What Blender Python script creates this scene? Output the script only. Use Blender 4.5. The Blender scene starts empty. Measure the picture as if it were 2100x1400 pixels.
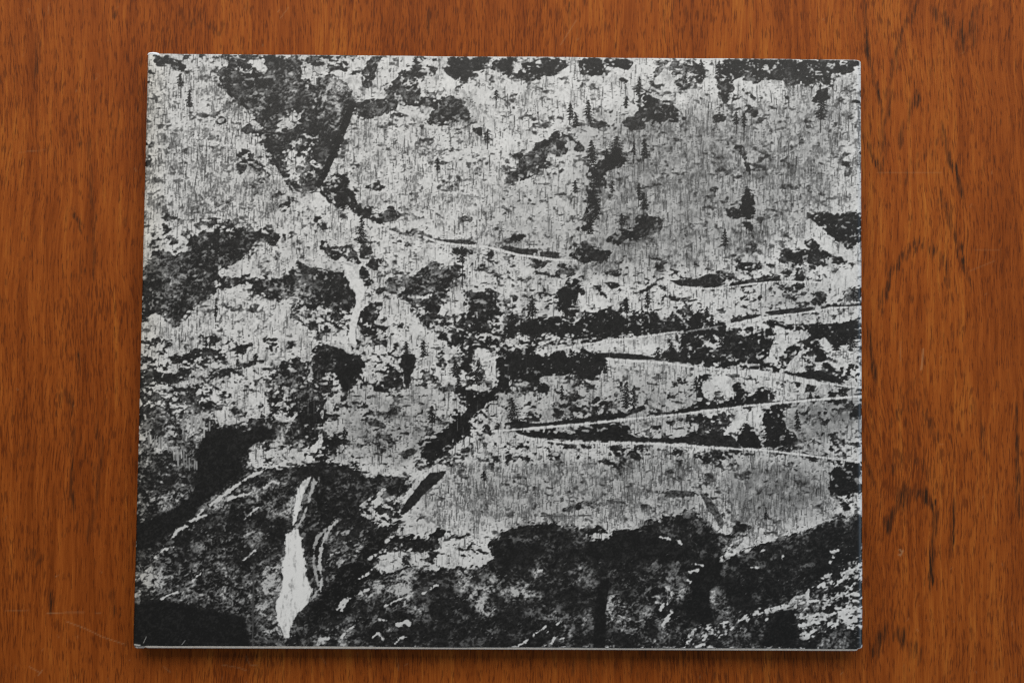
import bpy, bmesh, math
import numpy as np
from mathutils import Matrix, Vector

# ------------------------------------------------------------------ camera, world, lamps, exposure
sc = bpy.context.scene
COL = sc.collection
CAM_POS = np.array([-0.0008, -0.0296, 0.5999])
CAM_ROT = (0.0550, -0.0087, 0.0077)
F_PX, CX, CY = 2917.0, 1050.0, 700.0          # focal length and centre in the photograph's own 2100 x 1400 pixels

cam_data = bpy.data.cameras.new('camera')
cam_data.sensor_width = 36.0
cam_data.lens = F_PX / 2100.0 * 36.0
cam_data.clip_start = 0.02
cam_data.clip_end = 50.0
cam = bpy.data.objects.new('camera', cam_data)
COL.objects.link(cam)
cam.location = CAM_POS
cam.rotation_euler = CAM_ROT
sc.camera = cam

world = bpy.data.worlds.new('World')
sc.world = world
world.use_nodes = True
bg = world.node_tree.nodes['Background']
bg.inputs['Color'].default_value = (0.92, 0.96, 1.0, 1)
bg.inputs['Strength'].default_value = 0.17

def area(name, loc, target, sx, sy, power, color):
    d = bpy.data.lights.new(name, 'AREA')
    d.shape = 'RECTANGLE'; d.size = sx; d.size_y = sy
    d.energy = power; d.color = color
    o = bpy.data.objects.new(name, d); COL.objects.link(o)
    o.location = loc
    o.rotation_euler = (Vector(target) - Vector(loc)).to_track_quat('-Z', 'Y').to_euler()
    return o
area('window_light', (-0.02, 0.62, 0.70), (-0.02, 0.03, 0), 1.60, 0.75, 12.8, (1.0, 0.962, 0.895))
area('side_window_light', (1.5, -0.15, 0.75), (0.1, -0.02, 0), 0.8, 0.7, 9.0, (0.58, 0.78, 1.0))

sc.view_settings.view_transform = 'Standard'
sc.view_settings.look = 'None'
sc.view_settings.exposure = 0.0
sc.view_settings.gamma = 1.0
sc.view_settings.use_curve_mapping = False
sc.cycles.use_denoising = False
sc.cycles.filter_width = 1.2

# ------------------------------------------------------------------ helpers
def euler_mat(a, b, c):
    return np.array(Matrix.Rotation(c, 3, 'Z') @ Matrix.Rotation(b, 3, 'Y') @ Matrix.Rotation(a, 3, 'X'))
RC = euler_mat(*CAM_ROT)

def ground(px, py, z):
    """the point at height z that lies behind a pixel of the photograph"""
    d = np.stack([(np.asarray(px, float) - CX) / F_PX, (CY - np.asarray(py, float)) / F_PX,
                  -np.ones(np.shape(px))], -1) @ RC.T
    k = (z - CAM_POS[2]) / d[..., 2]
    return CAM_POS + d * k[..., None]

def to_px(P):
    q = (P - CAM_POS) @ RC
    return CX + F_PX * q[..., 0] / -q[..., 2], CY - F_PX * q[..., 1] / -q[..., 2]

def smooth(a, b, x):
    t = np.clip((x - a) / (b - a), 0, 1)
    return t * t * (3 - 2 * t)

def vnoise(X, Y, seed):
    """value noise, lattice of 1 unit, about 0..1"""
    r = np.random.default_rng(seed).random((512, 512)).astype(np.float32)
    xi = np.floor(X).astype(np.int32); yi = np.floor(Y).astype(np.int32)
    fx = (X - xi).astype(np.float32); fy = (Y - yi).astype(np.float32)
    fx = fx * fx * (3 - 2 * fx); fy = fy * fy * (3 - 2 * fy)
    x0 = xi & 511; x1 = (xi + 1) & 511; y0 = yi & 511; y1 = (yi + 1) & 511
    a = r[y0, x0] * (1 - fx) + r[y0, x1] * fx
    b = r[y1, x0] * (1 - fx) + r[y1, x1] * fx
    return a * (1 - fy) + b * fy

def fbm(X, Y, scales, weights, seed):
    s = 0
    for k, (q, w) in enumerate(zip(scales, weights)):
        sx, sy = q if isinstance(q, tuple) else (q, q)
        s = s + w * (vnoise(X / sx + 17.3 * k, Y / sy + 9.1 * k, seed + k) - 0.5)
    return s

def uniform(n):
    """spread a bell-shaped field evenly over 0..1, so that a threshold at p covers the share p"""
    n = (n - n.mean()) / n.std()
    return 0.5 * (1 + np.tanh(0.7979 * n * (1 + 0.0447 * n * n)))

def blur(A, r):
    """two box blurs of radius r"""
    for _ in range(2):
        for ax in (0, 1):
            pad = [(0, 0), (0, 0)]; pad[ax] = (r + 1, r)
            c = np.cumsum(np.pad(A, pad, mode='edge'), axis=ax, dtype=np.float64)
            n = A.shape[ax]
            hi = [slice(None)] * 2; lo = [slice(None)] * 2
            hi[ax] = slice(2 * r + 1, 2 * r + 1 + n); lo[ax] = slice(0, n)
            A = (c[tuple(hi)] - c[tuple(lo)]) / (2 * r + 1)
    return A.astype(np.float32)

class Canvas:
    """a raster of print units (one unit = about 0.2 mm on the jacket)"""
    def __init__(s, x0, y0, x1, y1):
        s.x0, s.y0, s.w, s.h = x0, y0, x1 - x0, y1 - y0
        s.X, s.Y = np.meshgrid(np.arange(x0, x1, dtype=np.float32), np.arange(y0, y1, dtype=np.float32))
    def new(s, v=0.0):
        return np.full((s.h, s.w), v, np.float32)
    def mask(s, pts):
        p = np.asarray(pts, float)
        ax = max(int(p[:, 0].min()) - s.x0 - 1, 0); bx = min(int(p[:, 0].max()) - s.x0 + 2, s.w)
        ay = max(int(p[:, 1].min()) - s.y0 - 1, 0); by = min(int(p[:, 1].max()) - s.y0 + 2, s.h)
        sl = (slice(ay, by), slice(ax, bx))
        X = s.X[sl]; Y = s.Y[sl]
        ins = np.zeros(X.shape, bool)
        for (xa, ya), (xb, yb) in zip(p, np.roll(p, -1, 0)):
            if ya == yb: continue
            ins ^= ((ya > Y) != (yb > Y)) & (X < (xb - xa) * (Y - ya) / (yb - ya) + xa)
        return sl, ins
    def fill(s, A, pts, v):
        sl, m = s.mask(pts)
        A[sl][m] = v
    def line(s, A, pts, width, v, soft=1.0, jitter=None):
        """a stroke along a polyline, v blended by coverage"""
        p = np.asarray(pts, float)
        for (xa, ya), (xb, yb) in zip(p[:-1], p[1:]):
            m = width + 3
            ax = max(int(min(xa, xb) - m) - s.x0, 0); bx = min(int(max(xa, xb) + m) - s.x0 + 1, s.w)
            ay = max(int(min(ya, yb) - m) - s.y0, 0); by = min(int(max(ya, yb) + m) - s.y0 + 1, s.h)
            if ax >= bx or ay >= by: continue
            sl = (slice(ay, by), slice(ax, bx))
            X = s.X[sl] - xa; Y = s.Y[sl] - ya
            dx, dy = xb - xa, yb - ya; L = dx * dx + dy * dy + 1e-9
            t = np.clip((X * dx + Y * dy) / L, 0, 1)
            d = np.hypot(X - t * dx, Y - t * dy)
            if jitter is not None: d = d + jitter[sl]
            a = np.clip((width / 2 + soft / 2 - d) / soft, 0, 1)
            A[sl] = A[sl] * (1 - a) + v * a
    def strokes(s, A, x, y, dx, dy, n, alpha, v):
        """many thin one-unit strokes at once, (x, y) towards (dx, dy) per step for n steps"""
        n = np.asarray(n, int)
        for k in range(int(n.max())):
            on = k < n
            px = x[on] + dx[on] * k - s.x0; py = y[on] + dy[on] * k - s.y0
            xi = np.floor(px).astype(int); yi = np.round(py).astype(int); f = px - xi
            for off, wgt in ((0, 1 - f), (1, f)):
                q = xi + off
                ok = (q >= 0) & (q < s.w) & (yi >= 0) & (yi < s.h)
                a = (alpha[on] * wgt)[ok]
                A[yi[ok], q[ok]] += (v - A[yi[ok], q[ok]]) * a

def sample(A, cv, px, py):
    x = np.clip(px - cv.x0, 0, cv.w - 1.001); y = np.clip(py - cv.y0, 0, cv.h - 1.001)
    xi = x.astype(int); yi = y.astype(int); fx = x - xi; fy = y - yi
    return ((A[yi, xi] * (1 - fx) + A[yi, xi + 1] * fx) * (1 - fy)
            + (A[yi + 1, xi] * (1 - fx) + A[yi + 1, xi + 1] * fx) * fy)

def grid_mesh(name, P, flip=False):
    """P: rows x columns x 3 -> one mesh of quads, written straight into the arrays"""
    nr, nc = P.shape[:2]
    me = bpy.data.meshes.new(name)
    me.vertices.add(nr * nc)
    me.vertices.foreach_set('co', P.reshape(-1).astype(np.float32))
    i = (np.arange(nr - 1)[:, None] * nc + np.arange(nc - 1)[None, :]).reshape(-1)
    q = np.stack([i, i + 1, i + 1 + nc, i + nc], 1)
    if flip: q = q[:, ::-1]
    n = len(q)
    me.loops.add(n * 4); me.loops.foreach_set('vertex_index', np.ascontiguousarray(q).reshape(-1).astype(np.int32))
    me.polygons.add(n)
    me.polygons.foreach_set('loop_start', np.arange(0, n * 4, 4, dtype=np.int32))
    me.polygons.foreach_set('loop_total', np.full(n, 4, np.int32))
    me.polygons.foreach_set('use_smooth', np.ones(n, bool))
    me.update(calc_edges=True)
    return me

def attribute(me, name, A):
    at = me.attributes.new(name, 'FLOAT', 'POINT')
    at.data.foreach_set('value', np.asarray(A, np.float32).reshape(-1))

def obj(name, me, mat, parent=None):
    o = bpy.data.objects.new(name, me); COL.objects.link(o)
    me.materials.append(mat)
    if parent: o.parent = parent
    return o

class Nodes:
    def __init__(s, name):
        s.mat = bpy.data.materials.new(name); s.mat.use_nodes = True
        s.nt = s.mat.node_tree; s.bsdf = s.nt.nodes['Principled BSDF']
    def n(s, kind, **kw):
        nd = s.nt.nodes.new(kind)
        for k, v in kw.items():
            if k in nd.inputs.keys(): nd.inputs[k].default_value = v
            else: setattr(nd, k, v)
        return nd
    def link(s, a, b): s.nt.links.new(a, b)
    def attr(s, name): return s.n('ShaderNodeAttribute', attribute_name=name).outputs['Fac']
    def put(s, sock, v):
        if hasattr(v, 'is_output'): s.link(v, sock)
        else: sock.default_value = v
    def math(s, op, a, b=0.0, c=None, clamp=False):
        nd = s.n('ShaderNodeMath', operation=op); nd.use_clamp = clamp
        s.put(nd.inputs[0], a); s.put(nd.inputs[1], b)
        if c is not None: s.put(nd.inputs[2], c)
        return nd.outputs[0]
    def mix(s, f, a, b, blend='MIX'):
        nd = s.n('ShaderNodeMix', data_type='RGBA', blend_type=blend)
        s.put(nd.inputs[0], f); s.put(nd.inputs[6], a); s.put(nd.inputs[7], b)
        return nd.outputs[2]
    def ramp(s, f, stops):
        nd = s.n('ShaderNodeValToRGB'); cr = nd.color_ramp
        while len(cr.elements) < len(stops): cr.elements.new(0.5)
        for e, (p, c) in zip(cr.elements, stops):
            e.position = p; e.color = c if len(c) == 4 else (*c, 1)
        s.link(f, nd.inputs[0]); return nd.outputs[0]
    def coords(s, scale=(1, 1, 1), loc=(0, 0, 0), src=None):
        if src is None: src = s.n('ShaderNodeTexCoord').outputs['Object']
        m = s.n('ShaderNodeMapping'); m.inputs['Scale'].default_value = scale; m.inputs['Location'].default_value = loc
        s.link(src, m.inputs['Vector']); return m.outputs[0]
    def noise(s, vec, scale, detail=2.0, rough=0.5, dist=0.0):
        nd = s.n('ShaderNodeTexNoise'); nd.inputs['Scale'].default_value = scale
        nd.inputs['Detail'].default_value = detail; nd.inputs['Roughness'].default_value = rough
        nd.inputs['Distortion'].default_value = dist
        s.link(vec, nd.inputs['Vector']); return nd.outputs['Fac']
    def bump(s, h, strength, dist):
        nd = s.n('ShaderNodeBump'); nd.inputs['Strength'].default_value = strength; nd.inputs['Distance'].default_value = dist
        s.link(h, nd.inputs['Height']); s.link(nd.outputs[0], s.bsdf.inputs['Normal'])

# ------------------------------------------------------------------ the table top
def build_table():
    # lengthwise figure of the veneer, drawn as dark pore flecks and light scratches
    cv = Canvas(-160, -160, 2260, 1560)
    fleck = cv.new(); scr = cv.new()
    rng = np.random.default_rng(5)
    def put_fleck(x, y, w, h, a, slant):
        x0, x1 = x - slant * h / 2, x + slant * h / 2
        ax = max(int(min(x0, x1) - w - 2) - cv.x0, 0); bx = min(int(max(x0, x1) + w + 3) - cv.x0, cv.w)
        ay = max(int(y - h / 2 - 2) - cv.y0, 0); by = min(int(y + h / 2 + 3) - cv.y0, cv.h)
        if ax >= bx or ay >= by: return
        sl = (slice(ay, by), slice(ax, bx))
        dy = (cv.Y[sl] - y) / (h / 2); dx = (cv.X[sl] - x + slant * (cv.Y[sl] - y)) / (w / 2 * (1 - 0.35 * dy))
        d = np.clip(1.15 - np.sqrt(dx * dx + dy * dy), 0, 1)
        fleck[sl] = np.maximum(fleck[sl], a * np.clip(d * 1.8, 0, 1))
    def trail(pts, step, w, h, a, spread=4.0, slant=0.05):
        w *= 1.15; h *= 1.25; a = min(a * 1.15, 1.0); step *= .8
        p = np.asarray(pts, float)
        for A, B in zip(p[:-1], p[1:]):
            n = max(int(np.hypot(*(B - A)) / step), 1)
            for k in range(n):
                t = (k + rng.random()) / n
                q = A * (1 - t) + B * t + rng.normal(0, spread, 2) * (0.8, 1.2)
                put_fleck(q[0], q[1], w * rng.uniform(0.6, 1.4), h * rng.uniform(0.6, 1.5), a * rng.uniform(0.5, 1.0),
                          slant + rng.normal(0, 0.05))
    # arches and lines of the figure on the right
    T = trail
    T([(1805, 635), (1825, 570), (1855, 520), (1880, 497), (1905, 508), (1935, 535), (1950, 585)], 6, 4, 20, .75, 4, .0)
    T([(1925, 395), (1945, 440), (1970, 520), (1988, 570)], 7, 4, 20, .75, 4, -.1)
    T([(1935, 270), (1938, 300), (1950, 330), (1962, 360), (1975, 400)], 6, 5, 26, .85, 3, -.1)
    T([(1772, 15), (1780, 110), (1795, 170), (1805, 215)], 8, 4, 26, .8, 2, -.1)
    T([(1885, 0), (1850, 60), (1832, 150), (1815, 240), (1806, 345)], 9, 4, 28, .65, 5, .1)
    T([(1905, 20), (1930, 30), (1955, 60), (1965, 75), (1995, 70), (2010, 20)], 7, 6, 22, .65, 8, .0)
    T([(1990, 30), (1985, 80), (1975, 110), (1965, 90)], 7, 5, 24, .6, 8, .0)
    T([(1870, 215), (1880, 200), (1865, 235)], 6, 5, 24, .7, 5, .05)
    T([(1850, 260), (1848, 300)], 8, 5, 26, .75, 4, .05)
    T([(1840, 375), (1860, 355), (1905, 315), (1920, 300)], 8, 5, 16, .55, 5, .1)
    T([(1780, 300), (1790, 330), (1805, 345)], 7, 5, 20, .75, 3, -.1)
    T([(1830, 870), (1850, 842), (1868, 832), (1890, 838), (1908, 868), (1925, 905)], 6, 4, 18, .6, 4, .0)
    T([(1818, 970), (1835, 950), (1860, 940), (1885, 948), (1905, 965)], 6, 4, 16, .5, 4, .0)
    T([(1815, 1095), (1832, 1055), (1852, 1022), (1872, 1008), (1892, 1010), (1910, 1032), (1922, 1060)], 5, 6, 24, .85, 4, .0)
    T([(1856, 1005), (1858, 1035)], 6, 6, 30, .8, 3, .05)
    T([(1918, 1065), (1912, 1130), (1908, 1195)], 6, 5, 36, .85, 2.5, .07)
    T([(1957, 1030), (1955, 1080), (1948, 1130)], 8, 4, 40, .75, 2, .05)
    T([(1790, 1345), (1805, 1310), (1822, 1285), (1845, 1300), (1870, 1320), (1890, 1350)], 6, 6, 26, .8, 5, .0)
    T([(1782, 690), (1786, 730), (1795, 775)], 6, 5, 36, .75, 3, -.1)
    T([(1770, 930), (1782, 960), (1798, 995)], 8, 4, 26, .6, 3, -.2)
    T([(1850, 850), (1890, 640), (1960, 700)], 16, 4, 18, .35, 22, .05)
    T([(1990, 820), (2010, 870), (2018, 930)], 8, 4, 24, .6, 4, -.1)
    T([(2085, 860), (2088, 1060)], 12, 5, 40, .7, 3, .0)
    # left side
    T([(180, 290), (184, 340), (188, 400), (192, 450), (194, 520), (192, 570)], 8, 4, 26, .5, 2.5, -.03)
    T([(148, 430), (158, 450), (170, 472)], 5, 5, 14, .7, 4, -.3)
    T([(160, 295), (172, 298)], 4, 7, 14, .7, 4, .0)
    T([(78, 95), (76, 130), (72, 155)], 7, 5, 30, .7, 3, .06)
    T([(233, 25), (237, 34)], 4, 6, 12, .8, 3, .0)
    T([(160, 730), (162, 755)], 6, 5, 26, .8, 2, -.05)
    T([(118, 815), (130, 805), (142, 812), (148, 840)], 5, 5, 18, .55, 4, .2)
    T([(152, 880), (150, 930), (146, 1000), (150, 1040)], 8, 4, 34, .65, 3, .03)
    T([(195, 850), (205, 920), (192, 1060), (180, 1100)], 10, 3.5, 34, .5, 5, .0)
    T([(50, 1148), (70, 1142), (95, 1148)], 6, 5, 16, .5, 5, .2)
    T([(105, 1220), (108, 1250)], 6, 6, 24, .7, 3, .05)
    T([(228, 1225), (234, 1260)], 6, 5, 22, .6, 3, .0)
    T([(880, 35), (878, 55)], 6, 5, 28, .8, 1, .05)
    T([(440, 55), (450, 65), (358, 30)], 10, 6, 14, .45, 6, .0)
    T([(1075, 1372), (1350, 1360), (1680, 1370), (1710, 1350)], 30, 5, 30, .5, 18, .03)
    # the general scatter of pore flecks
    n = 7000
    X = rng.uniform(cv.x0, cv.x0 + cv.w, n); Y = rng.uniform(cv.y0, cv.y0 + cv.h, n)
    dens = uniform(fbm(X, Y, (230, 90, 40), (1, .8, .6), 77))
    for x, y, d, r in zip(X, Y, dens, rng.random(n)):
        if r < 0.16 + 0.84 * d * d:
            put_fleck(x, y, rng.uniform(1.8, 3.2), rng.uniform(10, 34), rng.uniform(.25, .65), 0.10 if x < 500 else 0.03)
    # light scratches and chips
    def S(pts, v=.8, w=1.6): cv.line(scr, pts, w, v, 1.2)
    S([(96, 1257), (135, 1255), (172, 1255)], .8); S([(195, 1255), (206, 1257)], .5)
    S([(135, 1273), (175, 1288), (210, 1305), (255, 1320)], .75)
    S([(10, 1252), (60, 1250)], .35); S([(60, 1366), (85, 1380)], .7); S([(78, 1384), (88, 1372)], .8)
    S([(505, 1345), (512, 1362), (528, 1364)], .6); S([(455, 1362), (490, 1368), (505, 1374)], .55)
    S([(336, 1366), (350, 1378)], .6); S([(655, 1340), (668, 1360)], .45); S([(815, 1350), (818, 1375)], .4)
    S([(1845, 1126), (1850, 1131), (1847, 1138), (1843, 1136)], 1.0, 3); S([(1852, 1128), (1850, 1134)], .9, 2)
    S([(1893, 715), (1892, 735), (1889, 758)], .8, 3); S([(1848, 700), (1846, 740)], .45)
    S([(1182, 42), (1150, 92)], .6); S([(1186, 80), (1183, 83)], .8); S([(575, 38), (592, 15)], .5)
    S([(2000, 512), (2050, 512)], .35); S([(1990, 555), (2040, 535)], .35); S([(1800, 354), (1930, 354)], .25)
    S([(58, 18), (62, 30)], .5); S([(98, 30), (101, 5)], .5); S([(40, 312), (92, 308)], .35); S([(276, 345), (280, 352)], .6)
    for _ in range(120):
        x, y = rng.uniform(0, 2100), rng.choice([rng.uniform(0, 1400), rng.uniform(1150, 1400)])
        S([(x, y), (x + rng.normal(0, 3), y + rng.uniform(2, 8))], rng.uniform(.2, .7), rng.uniform(1, 1.8))
    # tone: broad bands of lighter and redder wood
    tone = uniform(fbm(cv.X, cv.Y, ((60, 700), (22, 380), (9, 240)), (1, .8, .6), 31))

    # the board: closely spaced near the book, wide apart towards the rim of the table
    xs = np.concatenate([np.linspace(-1600, -80, 14)[:-1], np.arange(-80, 2181, 2.6), np.linspace(2181, 3700, 14)[1:]])
    ys = np.concatenate([np.linspace(-1300, -80, 12)[:-1], np.arange(-80, 1481, 2.6), np.linspace(1481, 2700, 12)[1:]])
    PX, PY = np.meshgrid(xs, ys)
    P = ground(PX, PY, 0.0)
    me = grid_mesh('tabletop', P, flip=True)
    inside = (smooth(-160, -80, PX) * smooth(2260, 2180, PX) * smooth(-160, -80, PY) * smooth(1560, 1480, PY))
    attribute(me, 'fleck', sample(fleck, cv, PX, PY) * inside)
    attribute(me, 'scratch', sample(scr, cv, PX, PY) * inside)
    attribute(me, 'tone', sample(tone, cv, PX, PY) * inside + 0.5 * (1 - inside))

    N = Nodes('teak_veneer')
    oc = N.n('ShaderNodeTexCoord').outputs['Object']
    # a gentle wander of the grain
    wn = N.n('ShaderNodeTexNoise'); wn.inputs['Scale'].default_value = 11.0; wn.inputs['Detail'].default_value = 2.0
    N.link(oc, wn.inputs['Vector'])
    off = N.n('ShaderNodeVectorMath', operation='MULTIPLY_ADD')
    N.link(wn.outputs['Color'], off.inputs[0]); off.inputs[1].default_value = (0.012, 0, 0); N.link(oc, off.inputs[2])
    v = off.outputs[0]
    fibre = N.noise(N.coords((1, 0.045, 1), src=v), 1500, 3.0, 0.6)
    fibre2 = N.noise(N.coords((1, 0.06, 1), (3, 1, 0), src=v), 480, 3.0, 0.55)
    band = N.noise(N.coords((1, 0.10, 1), (7, 2, 0), src=v), 60, 3.0, 0.5)
    pore = N.noise(N.coords((1, 0.10, 1), (1, 5, 0), src=v), 1500, 2.0, 0.6)
    patch = N.noise(N.coords((1, 0.5, 1), (1, 9, 0), src=v), 26, 3.0, 0.55)
    pore = N.math('MULTIPLY_ADD', patch, 0.35, N.math('SUBTRACT', pore, 0.175))
    pore = N.math('SMOOTH_MIN', 1.0, N.math('MULTIPLY', N.math('SUBTRACT', pore, 0.525, clamp=True), 9.0), 0.05)
    t = N.math('MULTIPLY_ADD', N.math('SUBTRACT', fibre, 0.5), 0.85, 0.49)
    t = N.math('MULTIPLY_ADD', N.math('SUBTRACT', fibre2, 0.5), 1.1, t)
    t = N.math('MULTIPLY_ADD', N.math('SUBTRACT', band, 0.5), 0.55, t)
    t = N.math('MULTIPLY_ADD', N.math('SUBTRACT', N.attr('tone'), 0.5), 0.30, t, clamp=True)
    c = N.ramp(t, [(0.0, (0.095, 0.019, 0.0020)), (0.35, (0.195, 0.044, 0.0056)), (0.6, (0.270, 0.067, 0.0088)),
                   (1.0, (0.390, 0.128, 0.018))])
    red = N.noise(N.coords((1, 0.3, 1), (5, 5, 0), src=v), 22, 3.0, 0.6)
    c = N.mix(N.math('MULTIPLY', red, 0.45), c, (0.245, 0.052, 0.0065, 1))
    c = N.mix(N.math('MULTIPLY', pore, 0.62, clamp=True), c, (0.062, 0.013, 0.003, 1))
    streak = N.noise(N.coords((1, 0.045, 1), (9, 4, 0), src=v), 1300, 2.0, 0.6)
    streak = N.math('MULTIPLY_ADD', N.math('SUBTRACT', streak, 0.5), 5.0, 0.62, clamp=True)
    fl = N.math('MULTIPLY', N.math('MULTIPLY', N.attr('fleck'), 1.25), N.math('MULTIPLY_ADD', streak, 0.8, 0.2), clamp=True)
    c = N.mix(fl, c, (0.030, 0.012, 0.005, 1))
    c = N.mix(N.math('MULTIPLY', N.attr('scratch'), 0.42), c, (0.42, 0.25, 0.12, 1))
    N.link(c, N.bsdf.inputs['Base Color'])
    rgh = N.math('MULTIPLY_ADD', fibre2, 0.16, 0.38)
    N.link(rgh, N.bsdf.inputs['Roughness'])
    N.bsdf.inputs['Specular IOR Level'].default_value = 0.08
    h = N.math('SUBTRACT', fibre, N.math('MULTIPLY', pore, 0.8))
    N.bump(h, 0.18, 0.0002)
    o = obj('tabletop', me, N.mat)
    o['kind'] = 'structure'
    o['label'] = 'reddish brown teak table top with dark pore flecks and scratches under the book'
    return o

# ------------------------------------------------------------------ the picture printed on the jacket
def paint_print():
    cv = Canvas(262, 98, 1782, 1342)
    X, Y = cv.X, cv.Y
    D = cv.new(0.07)          # share of dark rock or shrub
    tone = cv.new(0.42)       # brightness of the rock there (0 black .. 1 light grey)
    rough = cv.new(0.5)       # how much grey texture the rock shows
    veil = cv.new(0.0)        # bare wood that greys the snow
    wood = cv.new(0.55)       # density of thin bare trunks on the snow
    big = cv.new(0.0)         # large patches get a more frayed outline than small ones
    def size(pts):
        p = np.asarray(pts, float); q = np.roll(p, -1, 0)
        return abs((p[:, 0] * q[:, 1] - q[:, 0] * p[:, 1]).sum()) / np.hypot(*(q - p).T).sum()      # about its mean width
    def dk(lv, pts, tn=None, rg=None):
        cv.fill(D, pts, lv); cv.fill(big, pts, float(np.clip((size(pts) - 12) / 16, 0, 1)))
        if tn is not None: cv.fill(tone, pts, tn)
        if rg is not None: cv.fill(rough, pts, rg)
    def snow(lv, pts): cv.fill(D, pts, lv)
    def vl(v, pts): cv.fill(veil, pts, v)
    # --- broad zones
    dk(.05, [(300, 110), (640, 110), (640, 470), (290, 470)])
    cv.fill(wood, [(295, 140), (450, 140), (620, 400), (650, 470), (290, 450)], 1.0)
    cv.fill(wood, [(690, 250), (1000, 200), (1040, 520), (800, 470), (700, 360)], .8)
    cv.fill(wood, [(930, 960), (1480, 930), (1480, 1080), (860, 1085)], 1.0)
    cv.fill(wood, [(1480, 960), (1720, 950), (1700, 1070), (1490, 1120)], 1.1)
    cv.fill(wood, [(1280, 240), (1766, 180), (1766, 440), (1500, 560), (1180, 560), (1180, 380)], 1.0)
    vl(.26, [(1180, 240), (1740, 210), (1700, 420), (1500, 540), (1170, 560), (1060, 430), (1180, 360)])
    vl(.32, [(1280, 270), (1480, 230), (1460, 440), (1360, 540), (1240, 520), (1280, 380)])
    vl(.18, [(1010, 380), (1200, 380), (1190, 560), (1000, 540)])
    vl(.30, [(1580, 585), (1700, 590), (1690, 630), (1560, 640)])
    vl(.24, [(960, 960), (1400, 925), (1480, 1000), (1400, 1060), (960, 1060)])
    vl(.45, [(1480, 950), (1700, 940), (1700, 1040), (1520, 1080)])
    vl(.48, [(1600, 830), (1766, 800), (1766, 880), (1620, 925)])
    vl(.22, [(1000, 780), (1450, 760), (1450, 900), (1000, 880)])
    vl(.30, [(680, 800), (900, 790), (900, 950), (700, 950)])
    dk(.30, [(288, 690), (560, 690), (560, 860), (284, 860)])
    dk(.21, [(640, 690), (1000, 690), (1000, 960), (640, 960)])
    dk(.20, [(1000, 800), (1766, 760), (1766, 960), (1000, 960)])
    dk(.15, [(760, 580), (1060, 520), (1060, 720), (740, 720)])
    dk(.16, [(1060, 560), (1766, 520), (1766, 640), (1060, 660)])
    dk(.06, [(960, 950), (1740, 950), (1700, 1070), (860, 1090)])
    # --- upper left
    dk(.97, [(310,113),(345,112),(356,122),(352,128),(371,127),(383,132),(384,140),(367,147),(352,140),(341,134),(333,139),(322,136),(313,125)])
    dk(.6, [(375,114),(392,114),(390,122),(378,126)]); dk(.45, [(405,112),(446,112),(446,120),(415,122)])
    dk(.95, [(414,122),(424,120),(430,127),(442,121),(444,128),(436,134),(425,130)])
    dk(.75, [(303,146),(316,148),(318,156),(306,160)]); dk(.65, [(300,164),(310,166),(306,173),(299,172)])
    dk(.9, [(300,295),(314,292),(317,300),(306,305)]); dk(.85, [(296,312),(310,318),(308,335),(296,342)])
    dk(.92, [(441,250),(453,238),(468,250),(460,255),(452,258),(445,254)])
    dk(.75, [(490,270),(510,250),(525,262),(518,275),(500,275)], .5); dk(.85, [(485,345),(500,342),(512,348),(498,354)], .5)
    dk(.55, [(480,318),(515,300),(535,330),(560,370),(540,372),(500,330)], .5)
    dk(.55, [(455,110),(540,110),(545,128),(490,132),(455,128)])
    dk(.94, [(445,138),(456,134),(464,148),(472,132),(484,131),(492,150),(535,150),(545,138),(538,113),(612,112),(618,140),(640,143),
             (661,154),(683,156),(708,169),(719,184),(724,200),(722,225),(708,260),(700,290),(688,312),(676,340),(662,368),(652,388),
             (625,398),(600,388),(580,364),(568,345),(556,323),(545,308),(534,287),(528,268),(545,262),(532,255),(515,238),(496,214),
             (472,200),(461,186),(450,165)], .42, .9)
    snow(.12, [(557,257),(570,252),(594,238),(600,225),(612,225),(612,245),(607,262),(590,262),(575,265)])
    snow(.28, [(491,133),(510,128),(535,127),(545,140),(535,150),(510,150),(492,147)])
    snow(.30, [(613,113),(655,113),(660,140),(650,150),(652,170),(640,182),(630,168),(620,160),(618,140)])
    snow(.55, [(585,300),(640,270),(660,300),(650,360),(610,380),(580,345)])
    dk(1., [(722,205),(729,215),(716,250),(702,285),(690,315),(676,345),(662,372),(652,388),(646,380),(662,350),(678,318),(692,280),(706,240)], .06, .2)
    # --- top, left of the middle
    dk(.8, [(650,114),(733,113),(735,122),(700,125),(680,128),(660,118)]); dk(.55, [(653,120),(715,125),(712,150),(665,150)])
    dk(.95, [(720,145),(735,143),(733,158),(725,160)]); snow(0., [(708,158),(742,150),(742,190),(728,200),(718,180)])
    dk(.8, [(740,150),(762,115),(785,113),(775,135),(770,160),(755,185),(745,178)], .6)
    dk(.86, [(820,150),(838,135),(860,130),(880,135),(900,140),(895,150),(870,162),(855,170),(862,180),(868,195),(890,190),(900,215),
             (880,220),(850,215),(815,220),(800,215),(785,205),(800,195),(780,180),(800,170),(815,160)], .45)
    dk(.94, [(728,215),(745,205),(765,203),(790,205),(830,205),(820,218),(805,225),(790,235),(760,245),(735,243),(727,232)], .45)
    dk(.92, [(880,235),(900,210),(925,195),(945,210),(965,230),(960,245),(930,252),(905,255),(885,260),(872,250)])
    dk(.85, [(800,232),(815,225),(825,240),(800,246)], .6)
    dk(.7, [(850,114),(868,114),(866,135),(850,140)]); dk(.7, [(868,116),(905,114),(895,125),(872,125)])
    dk(.98, [(915,140),(925,120),(945,116),(1005,114),(1005,130),(985,150),(965,155),(955,165),(940,165),(920,155),(912,148)], .3)
    dk(.98, [(1008,125),(1040,118),(1058,118),(1058,150),(1030,155),(1010,145)], .35); dk(.6, [(935,175),(950,172),(955,185),(930,185)])
    dk(.95, [(970,265),(985,263),(988,275),(975,276)])
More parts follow.
